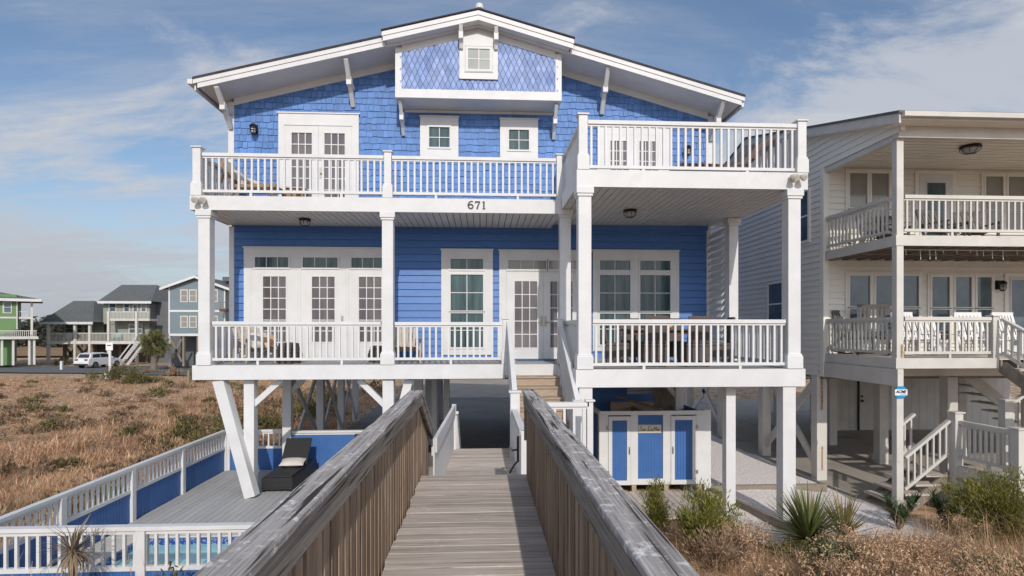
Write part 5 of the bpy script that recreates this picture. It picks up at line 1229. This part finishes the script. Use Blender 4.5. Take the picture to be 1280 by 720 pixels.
# --- sage house with long low wing
YS = 74
h = thing('beach_house', 'sage grey house on piles with long low roofed wing and stairs', 'house', (*[at(120, 440, YS)[0], YS], -.8))
def hip(name, m, parent, x0, x1, ye, rx0, rx1, yr, Y0, Y1, over=.5):
    (a, ze), (c, _) = at(x0, ye, Y0), at(x1, ye, Y0); ymid = (Y0 + Y1) / 2; ra, zr_ = at(rx0, yr, ymid); rc, _ = at(rx1, yr, ymid)
    a2, c2 = a, c
    b = MB(); b.add([(a, Y0, ze), (c, Y0, ze), (c, Y1, ze), (a, Y1, ze), (ra, ymid, zr_), (rc, ymid, zr_)], [(0, 1, 5, 4), (1, 2, 5), (2, 3, 4, 5), (3, 0, 4), (3, 2, 1, 0)])
    o = b.build(name, m, parent); MB().box(a, c, Y0 - .05, Y0 + .05, ze - .28, ze + .02).build('fascia', 'white', parent); return o
fb('wall', 'greygreen', h, 78, 130, 404, 430, YS + 3, YS + 11); fb('wall', 'greygreen', h, 129, 187, 374, 405, YS + 1.5, YS + 12); fb('wall', 'greygreen', h, 134, 187, 400, 430, YS + 1.6, YS + 12)
a, zt = at(187.2, 374, YS + 1.5); b_, _ = at(187.2, 374, YS + 1.5)
MB().box(a, a + .05, YS + 1.55, YS + 14, at(187, 430, YS + 1.5)[1], at(187, 372, YS + 1.5)[1]).build('side_wall', 'darkgrey', h)
fb('wall', 'darkgrey', h, 186, 212, 377, 456, YS + 3, YS + 14)
hip('roof', 'roof_grey', h, 49, 116, 402.5, 92, 118, 376, YS - .6, YS + 12); hip('roof', 'roof_grey', h, 122, 189, 376.5, 152, 196, 356, YS + .6, YS + 13)
fb('lower_deck', 'white_old', h, 59, 190, 427, 430, YS - .3, YS + 4); far_rail(h, 59, 112, 416, 427, YS - .2); far_rail(h, 113, 171, 416, 427, YS - .2)
fb('upper_deck', 'white_old', h, 134, 187, 398.5, 401, YS - .2, YS + 1.6); far_rail(h, 134, 170, 389.5, 399, YS - .1); far_rail(h, 171, 187, 389.5, 399, YS - .1)
for x in (59.5, 93, 111.5, 135, 170): fb('porch_post', 'white_old', h, x - 1.4, x + 1.4, 404 if x < 112 else 389, GB, YS - .35, YS - .05)
for x in (80, 118, 150, 183.5, 199): fb('pile', 'wood_post', h, x - 1.6, x + 1.6, 429, GB - 1, YS + 4, YS + 4.3)
for x0, x1 in ((80, 97), (97, 80), (97, 112), (112, 97)):
    (a, za), (c, zc_) = at(x0, 432, YS + 3), at(x1, 452, YS + 3); MB().beam((a, YS + 3, za), (c, YS + 3, zc_), .15, .28).build('brace', 'wood_post', h)
for x0, x1, y0, y1 in ((82, 90, 406, 416), (95, 102, 406, 416), (106, 113, 406, 416), (137, 144, 380, 389), (155.5, 161, 380, 389), (177, 182, 380, 389), (162, 169, 406, 416), (173, 177, 406, 416)): far_win(h, x0, x1, y0, y1, YS + (3 if x1 < 114 else 1.5))
far_win(h, 167, 171, 381, 399, YS + 1.5, split=False)
fb('storage_room', 'darkgrey', h, 118, 186, 430.5, 456, YS + 5, YS + 12)
for dx in (0, 9.5):
    (a, za), (c, zc_) = at(172 + dx, 418, YS - .5), at(148 + dx, 449, YS - 2.2)
    MB().beam((a, YS - .5, za), (c, YS - 2.2, zc_), .1, .12).beam((a, YS - .5, za - .9), (c, YS - 2.2, zc_ - .9), .1, .30).build('stair_railing', 'white', h)
(a, za), (c, zc_) = at(172, 428, YS - .5), at(148, 457, YS - 2)
b = MB()
for i in range(12):
    t_ = (i + .5) / 12; b.box(a + (c - a) * t_ - .1, a + (c - a) * t_ + 1.1, YS - .6 - 1.6 * t_, YS - .3 - 1.6 * t_, za + (zc_ - za) * t_ - .06, za + (zc_ - za) * t_)
b.build('stair_treads', 'wood_post', h)
for x, l in ((84, 'white plastic chair on the sage house porch, left'), (145, 'teal chair on the sage house porch by the stairs')):
    cx, cz = at(x, 426, YS + .6); t = thing('deck_chair', l, 'chair', (cx, YS + .6, cz)); m_ = 'teal' if x > 100 else 'white_chair'
    MB().box(cx - .35, cx + .35, YS + .3, YS + .9, cz + .3, cz + .38).build('seat', m_, t); MB().beam((cx, YS + .85, cz + .38), (cx, YS + 1.1, cz + 1.0), .7, .06, up=(0, -1, 0)).build('backrest', m_, t)
    MB().box(cx - .33, cx - .27, YS + .3, YS + .9, cz, cz + .295).box(cx + .27, cx + .33, YS + .3, YS + .9, cz, cz + .295).build('legs', m_, t)
# --- grey-blue gabled house
YG = 62
h = thing('beach_house', 'grey blue gabled house on piles partly hidden by the porch column', 'house', (at(245, 440, YG)[0], YG, -.7))
a0, _ = at(211, 400, YG); a1, _ = at(281, 400, YG); apx, apz = at(246, 346, YG); ez = at(246, 358.5, YG)[1]; bz = at(246, 419, YG)[1]
MB().prism([(a0, bz), (a1, bz), (a1, ez), (apx, apz), (a0, ez)], YG, YG + 13).build('wall', 'greyblue', h)
sl_ = (apz - ez) / (apx - a0)
b = MB(); b.prism([(a0 - .7, ez - .7 * sl_ + .12), (apx, apz + .12), (a1 + .7, ez - .7 * sl_ + .12), (a1 + .7, ez - .7 * sl_), (apx, apz), (a0 - .7, ez - .7 * sl_)], YG - .5, YG + 13.3); b.build('roof', 'roof_grey', h)
b = MB(); b.prism([(a0 - .68, ez - .68 * sl_ + .1), (apx, apz + .1), (a1 + .68, ez - .68 * sl_ + .1), (a1 + .68, ez - .68 * sl_ - .16), (apx, apz - .16), (a0 - .68, ez - .68 * sl_ - .16)], YG - .56, YG - .505); b.build('rake_board', 'white', h)
fb('trim_band', 'white', h, 211, 281, 387.5, 390, YG - .04, YG - .002); fb('trim_band', 'white', h, 211, 281, 417, 420, YG - .05, YG - .002)
fb('corner_board', 'white', h, 210.5, 212.3, 358.5, 417, YG - .03, YG - .001); fb('corner_board', 'white', h, 280, 281.5, 358.5, 417, YG - .03, YG - .001)
for y0, y1 in ((363, 376.5), (396, 408.5)):
    for x0, x1 in ((226.5, 233.5), (237.5, 244.5), (264, 271)): far_win(h, x0, x1, y0, y1, YG, 'glass_shade')
fb('understorey', 'darkgrey', h, 214, 281, 420.5, 458, YG + 3, YG + 12)
for x in (211.8, 229, 247, 264, 280): fb('pile', 'white_old' if x < 213 else 'wood_post', h, x - 1.2, x + 1.2, 420.2, 458, YG + .05, YG + .35)
for x0, x1 in ((214, 227), (227, 214)):
    (a, za), (c, zc_) = at(x0, 424, YG + .3), at(x1, 452, YG + .3); MB().beam((a, YG + .3, za), (c, YG + .3, zc_), .12, .2).build('brace', 'wood_post', h)
fb('rear_balcony', 'brownwood', h, 274, 282.5, 386, 389.5, YG - 1.2, YG - .06); far_rail(h, 274, 282.5, 377, 386, YG - 1.2, 'wood_post')
fb('wall', 'greyblue', h, 281.6, 300, 352, 419, YG + 4, YG + 12); fb('roof', 'roof_grey', h, 278, 302, 346, 351.5, YG + 3, YG + 13); fb('pile', 'white_old', h, 278.5, 281, 390, 458, YG + 3.6, YG + 3.9)
# --- green house
YN = 66
h = thing('beach_house', 'bright green house with stacked white porches at the left edge', 'house', (at(21, 440, YN)[0], YN, -.8))
fb('wall', 'green', h, -50, 21, 368, 421, YN, YN + 12); fb('lower_wall', 'green', h, 4, 22, 424, 456, YN + .6, YN + 11); fb('trim_band', 'white_old', h, -50, 21.2, 396, 398.2, YN - .04, YN - .002); fb('corner_board', 'white_old', h, 20.2, 21.5, 374, 421, YN - .03, YN - .001)
hip('roof', 'roof_grey', h, -70, 40, 373, -30, 0, 357, YN - .7, YN + 12.5)
far_win(h, 8, 14.5, 378, 390.5, YN, split=True)
fb('upper_deck', 'white_old', h, 21.6, 37, 396.3, 398.6, YN + .2, YN + 5); far_rail(h, 21.6, 35, 389, 396.5, YN + .3); fb('lower_deck', 'white_old', h, -50, 35.5, 421.2, 424, YN - .8, YN + 5); far_rail(h, -50, 35, 413, 421.3, YN - .7)
for x, y0 in ((36.8, 374), (2, 424), (13, 424), (29, 424), (34, 424)): fb('porch_post', 'white_old', h, x - 1.2, x + 1.2, y0, 456.5, YN - .5 if x != 36.8 else YN + .1, YN - .2 if x != 36.8 else YN + .45)
for x in (9, 24): 
    cx, cz = at(x, 421, YN + .4); cx -= .2; t = thing('patio_seat', 'dark grey patio seat on the green house deck, ' + ('left' if x < 15 else 'right'), 'patio seat', (cx, YN - .3, cz), 'dark patio seats on the green house')
    MB().box(cx - .5, cx + .5, YN - .6, YN - .05, cz, cz + .42).build('seat', 'grey_chair', t); MB().box(cx - .5, cx + .5, YN - .15, YN - .05, cz + .421, cz + .85).build('backrest', 'grey_chair', t)
h.rotation_euler = (0, 0, R(36))
# --- car
def car(px, Y, rot, label):
    cx, _ = at(px, 450, Y); z = float(gz(cx, Y)) + .1
    t = thing('parked_car', label, 'car', (0, 0, 0))
    # profile along x: front at +x
    body = [(-2.25, .35), (-2.28, .62), (-2.2, 1.0), (-2.02, 1.12), (1.0, 1.05), (1.85, .93), (2.2, .72), (2.25, .40), (2.1, .30), (-2.1, .30)]
    def rnd(poly, w0, w1, ztop): 
        n = len(poly); vs = []
        for yy, s in ((-w0, 1), (w0, 1)): vs += [(a, yy * (1 - .06 * max(0, (c - .8))), c) for a, c in poly]
        return vs, [tuple(range(n)), tuple(range(2 * n - 1, n - 1, -1))] + [(i, i + n, (i + 1) % n + n, (i + 1) % n) for i in range(n)]
    MB().add(*rnd(body, .92, .92, 1)).build('body', 'carwhite', t, bevel=.06)
    cab = [(-2.0, 1.10), (-1.78, 1.58), (-1.2, 1.70), (-.1, 1.69), (.45, 1.52), (1.15, 1.06)]
    vs = [(a, -.90 + (c - 1.06) * .32, c) for a, c in cab] + [(a, .90 - (c - 1.06) * .32, c) for a, c in cab]; n = len(cab)
    MB().add(vs, [tuple(range(n)), tuple(range(2 * n - 1, n - 1, -1))] + [(i, i + n, (i + 1) % n + n, (i + 1) % n) for i in range(n)]).build('cabin', 'carwhite', t, bevel=.04)
    for s in (-1, 1):
        yy = s * .86
        def P(a, c, o=.012): return (a, s * (.90 - (c - 1.06) * .32 + o), c)
        MB().add([P(-1.72, 1.16), P(-.72, 1.16), P(-.72, 1.56), P(-1.55, 1.53)], [(0, 1, 2, 3)]).add([P(-.66, 1.16), P(.85, 1.15), P(.36, 1.49), P(-.1, 1.57), P(-.66, 1.58)], [(0, 1, 2, 3, 4)]).build('side_window', 'carglass', t)
        for x in (-1.38, 1.40):
            w = MB().tube([(x, s * .74, .36), (x, s * .945, .36)], .36, 20).build('wheel', 'tyre', t); MB().tube([(x, s * .944, .36), (x, s * .955, .36)], .23, 12).build('rim', 'steel', w)
        MB().box(-2.30, -2.12, s * .60 - .16, s * .60 + .16, .86, 1.02).build('tail_lamp', 'redlamp', t); MB().box(2.06, 2.20, s * .62 - .16, s * .62 + .16, .70, .84).build('headlamp', 'lens', t)
        MB().box(.70, .85, s * .93 - .08, s * .93 + .08, 1.05, 1.18).build('mirror', 'carwhite', t)
    MB().add([(-2.008, -.68, 1.16), (-1.82, -.62, 1.54), (-1.82, .62, 1.54), (-2.008, .68, 1.16)], [(0, 1, 2, 3)]).build('rear_window', 'carglass', t)
    MB().box(-2.31, -2.25, -.26, .26, .66, .80).build('number_plate', 'sign_white', t); MB().box(-2.32, -2.2, -.88, .88, .32, .50).build('bumper', 'tyre', t)
    t.location = (cx, Y, z); t.rotation_euler = (0, 0, rot); return t
car(124, 66.5, R(78), 'white hatchback parked on the road below the sage grey house')
# --- palm tree
px_, _ = at(192, 450, 60); pz = float(gz(px_, 60)); p = thing('palm_tree', 'shaggy round headed palm tree between the two grey houses', 'palm', (px_, 60, pz))
b = MB(); b.tube([(0, 0, -.2), (.05, 0, 1.2), (0, 0, 2.5), (0, 0, 3.2)], [.34, .27, .24, .05], 12); tr = b.build('trunk', 'bark', None); tr.parent = p
V1 = []; n = 150
hd = RNG.uniform(0, 6.283, n); el = RNG.uniform(-.75, 1.35, n); cs = []; us = []; vs_ = []
for i in range(n):
    d = np.array([math.cos(hd[i]) * math.cos(el[i]), math.sin(hd[i]) * math.cos(el[i]), math.sin(el[i])])
    c = np.array([0, 0, 2.75]) + d * RNG.uniform(.25, 1.3)
    for k in range(30):
        e = d + RNG.normal(0, .34, 3); e /= np.linalg.norm(e); L = RNG.uniform(.3, .62); cs.append(c + e * L * .5 + np.array([0, 0, -.1])); us.append(e * L * .5); s = np.cross(e, RNG.normal(0, 1, 3)); vs_.append(s / np.linalg.norm(s) * .028)
cs = np.array(cs); us = np.array(us); vs_ = np.array(vs_); V, Fq = quads(cs, us * 1.25, vs_ * 2.4); mesh_np('crown', V, Fq, 'palm', p)
# --- sign post and stakes
sx, _ = at(137.5, 450, 50); z = float(gz(sx, 50)); t = thing('road_sign', 'white sign post with small square plate beside the parked car', 'sign', (sx, 50, z))
MB().box(sx - .09, sx + .09, 49.95, 50.05, z - .2, z + 3.0).build('post', 'white', t); MB().box(sx - .28, sx + .28, 49.90, 49.945, z + 2.5, z + 3.15).build('plate', 'sign_white', t); MB().box(sx - .17, sx + .17, 49.885, 49.899, z + 2.86, z + 2.95).build('panel', 'redlamp', t)
def stake(px, Y, hh, l, m='wood_post', w=.12):
    x, _ = at(px, 450, Y); z = float(gz(x, Y)); tag(MB().box(x - w / 2, x + w / 2, Y - w / 2, Y + w / 2, z - .2, z + hh).beam((x - w * .6, Y, z + hh - .02), (x + w * .6, Y, z + hh + .03), w * 1.1, .06).build('marker_post', m), l, 'post')
stake(236, 38, .95, 'short wooden stake in the brush left of the blue house'); stake(77, 62, .95, 'short white marker post left of the parked car', 'white', .2); stake(137, 47, .7, 'thick white stub at the foot of the sign post', 'white', .45)
def shrubrow(l, px0, px1, Y, h, n, m, name='hedge'):
    a = at(px0, 450, Y)[0]; c = at(px1, 450, Y)[0]; shrub(name, l, 'bushes', (a + c) / 2, Y, (c - a) / 2, .8, h, n, m, .1, parts=False)
shrubrow('brown roadside scrub below the palm tree', 165, 205, 57, .5, 1200, 'bush_brown', 'shrub'); shrubrow('tan roadside scrub before the grey blue house', 205, 225, 53, .9, 800, 'bush_brown', 'shrub')
shrubrow('dark bushes under the sage house stairs', 70, 84, 71, 1.2, 900, 'bush', 'shrub')
# --- far treeline and marsh hedges
def trees(x0, x1, y0, y1, n, hmin, hmax, name, leaf):
    P = []; 
    for i in range(n):
        x = RNG.uniform(x0, x1); y = RNG.uniform(y0, y1); h_ = RNG.uniform(hmin, hmax); r_ = h_ * RNG.uniform(.45, .8); k = 90
        q = RNG.normal(0, .5, (k, 3)) * np.array([r_, r_, h_ * .42]); q[:, 2] = np.maximum(q[:, 2] + h_ * .55, .1); P.append(q + np.array([x, y, float(gz(x, y))]))
    P = np.concatenate(P); k = len(P); u = RNG.normal(0, 1, (k, 3)); u /= np.linalg.norm(u, axis=1)[:, None]; v = np.cross(u, RNG.normal(0, 1, (k, 3))); v /= np.linalg.norm(v, axis=1)[:, None]
    L = RNG.uniform(.6, 1.2, k)[:, None] * leaf; V, Fq = quads(P, u * L, v * L); return stuff(mesh_np(name, V, Fq, 'treeline'))
trees(-420, 40, 330, 430, 420, 7, 13, 'far_woods', 2.0)
trees(-160, -60, 150, 190, 60, 2.5, 5.0, 'far_woods', 1.0)
trees(60, 420, 330, 430, 120, 8, 14, 'far_woods', 2.0)
# cars and bits behind the blue house, seen between the piles
# ================================================================== AIR
# ================================================================== SKY, SUN, CAMERA
ELEV, AZ = R(30), R(5.5)     # the sun stands behind the camera, a little to the right
w = bpy.data.worlds.new('World'); SC.world = w; w.use_nodes = True; nt = w.node_tree; n = nt.nodes; l = nt.links
bg = n['Background']; bg.inputs['Strength'].default_value = .104
sky = n.new('ShaderNodeTexSky'); sky.sky_type = 'NISHITA'; sky.sun_disc = False; sky.sun_elevation = ELEV; sky.sun_rotation = R(180) - AZ
sky.air_density = 1.0; sky.dust_density = .7; sky.ozone_density = 2.2
tc = n.new('ShaderNodeTexCoord'); sep = n.new('ShaderNodeSeparateXYZ'); l.new(tc.outputs['Generated'], sep.inputs[0])
def mth(op, a, b_=None, clamp=False):
    m_ = n.new('ShaderNodeMath'); m_.operation = op; m_.use_clamp = clamp
    for i, v in enumerate((a, b_)):
        if v is None: continue
        if isinstance(v, (int, float)): m_.inputs[i].default_value = v
        else: l.new(v, m_.inputs[i])
    return m_.outputs[0]
dz = mth('ADD', mth('MAXIMUM', sep.outputs['Z'], 0.0), .16)
cu = mth('DIVIDE', sep.outputs['X'], dz); cv = mth('DIVIDE', sep.outputs['Y'], dz)
def cloud(rot, sx, sy, scale, off, lo, hi, det=9, rough=.62, dist=.6):
    cb = n.new('ShaderNodeCombineXYZ'); l.new(cu, cb.inputs[0]); l.new(cv, cb.inputs[1])
    mp = n.new('ShaderNodeMapping'); mp.inputs['Rotation'].default_value = (0, 0, R(rot)); mp.inputs['Scale'].default_value = (sx, sy, 1); mp.inputs['Location'].default_value = off
    l.new(cb.outputs[0], mp.inputs[0]); nz = n.new('ShaderNodeTexNoise'); nz.inputs['Scale'].default_value = scale; nz.inputs['Detail'].default_value = det; nz.inputs['Roughness'].default_value = rough; nz.inputs['Distortion'].default_value = dist
    l.new(mp.outputs[0], nz.inputs['Vector']); mr = n.new('ShaderNodeMapRange'); mr.interpolation_type = 'SMOOTHSTEP'; mr.inputs[1].default_value = lo; mr.inputs[2].default_value = hi; l.new(nz.outputs['Fac'], mr.inputs[0]); return mr.outputs[0]
c1 = cloud(-20, .30, 1.7, 1.5, (3.1, 1.7, 0), .41, .74)
c2 = cloud(8, .9, 1.2, 1.3, (5.3, 2.2, 0), 0, 1, rough=.66)
bias = mth('MULTIPLY', mth('SUBTRACT', mth('ADD', mth('MULTIPLY', sep.outputs['X'], .22), .345), sep.outputs['Z']), 1.0)
bk = n.new('ShaderNodeMapRange'); bk.interpolation_type = 'SMOOTHSTEP'; bk.inputs[1].default_value = .42; bk.inputs[2].default_value = .76; l.new(mth('ADD', c2, bias), bk.inputs[0])   # a bank of cloud low down, higher to the right
cov = mth('ADD', mth('MULTIPLY', c1, .52), mth('MULTIPLY', bk.outputs[0], .85), True)
haze_ = n.new('ShaderNodeMapRange'); haze_.interpolation_type = 'SMOOTHSTEP'; haze_.inputs[1].default_value = .24; haze_.inputs[2].default_value = -.02; l.new(sep.outputs['Z'], haze_.inputs[0])
hzf = mth('MULTIPLY', haze_.outputs[0], .80)
mx = n.new('ShaderNodeMix'); mx.data_type = 'RGBA'; l.new(cov, mx.inputs[0]); l.new(sky.outputs[0], mx.inputs[6]); 
sv = n.new('ShaderNodeVectorMath'); sv.operation = 'DOT_PRODUCT'; l.new(tc.outputs['Generated'], sv.inputs[0]); sv.inputs[1].default_value = (math.sin(AZ) * math.cos(ELEV), -math.cos(AZ) * math.cos(ELEV), math.sin(ELEV))
fw = n.new('ShaderNodeMapRange'); fw.interpolation_type = 'SMOOTHSTEP'; fw.inputs[1].default_value = -.35; fw.inputs[2].default_value = 1; fw.inputs[3].default_value = 1; fw.inputs[4].default_value = 2.7; l.new(sv.outputs['Value'], fw.inputs[0])   # unseen clouds towards the sun brightened, added fill for shaded porches and walls
cc_ = n.new('ShaderNodeVectorMath'); cc_.operation = 'SCALE'; cc_.inputs[0].default_value = (4.7, 4.9, 5.35); l.new(fw.outputs[0], cc_.inputs['Scale']); l.new(cc_.outputs[0], mx.inputs[7])
hm = n.new('ShaderNodeMix'); hm.data_type = 'RGBA'; l.new(hzf, hm.inputs[0]); l.new(mx.outputs[2], hm.inputs[6]); hm.inputs[7].default_value = (3.55, 3.75, 4.2, 1); l.new(hm.outputs[2], bg.inputs['Color'])
sd = bpy.data.lights.new('sun', 'SUN'); sd.energy = 2.4; sd.angle = R(.6); sd.color = (1, .945, .87)
so = bpy.data.objects.new('sun', sd); COL.objects.link(so)
dirv = Vector((-math.sin(AZ) * math.cos(ELEV), math.cos(AZ) * math.cos(ELEV), -math.sin(ELEV))); so.rotation_euler = dirv.to_track_quat('-Z', 'Y').to_euler(); so.location = (5, -20, 30)
cd = bpy.data.cameras.new('camera'); cd.sensor_width = 36; cd.lens = 36 * F / 1280; cd.shift_y = (HY - 360) / 1280; cd.clip_start = .05; cd.clip_end = 3000
co = bpy.data.objects.new('camera', cd); COL.objects.link(co); co.location = (0, 0, EYE); co.rotation_euler = (R(90), 0, -YAW); SC.camera = co
vs_ = SC.view_settings; vs_.view_transform = 'Standard'; vs_.look = 'None'; vs_.gamma = 1; vs_.exposure = .2; vs_.use_curve_mapping = False
SC.render.resolution_x = 1024; SC.render.resolution_y = 576
SC.cycles.max_bounces = 6; SC.cycles.diffuse_bounces = 3; SC.cycles.glossy_bounces = 3; SC.cycles.transmission_bounces = 3; SC.cycles.transparent_max_bounces = 8
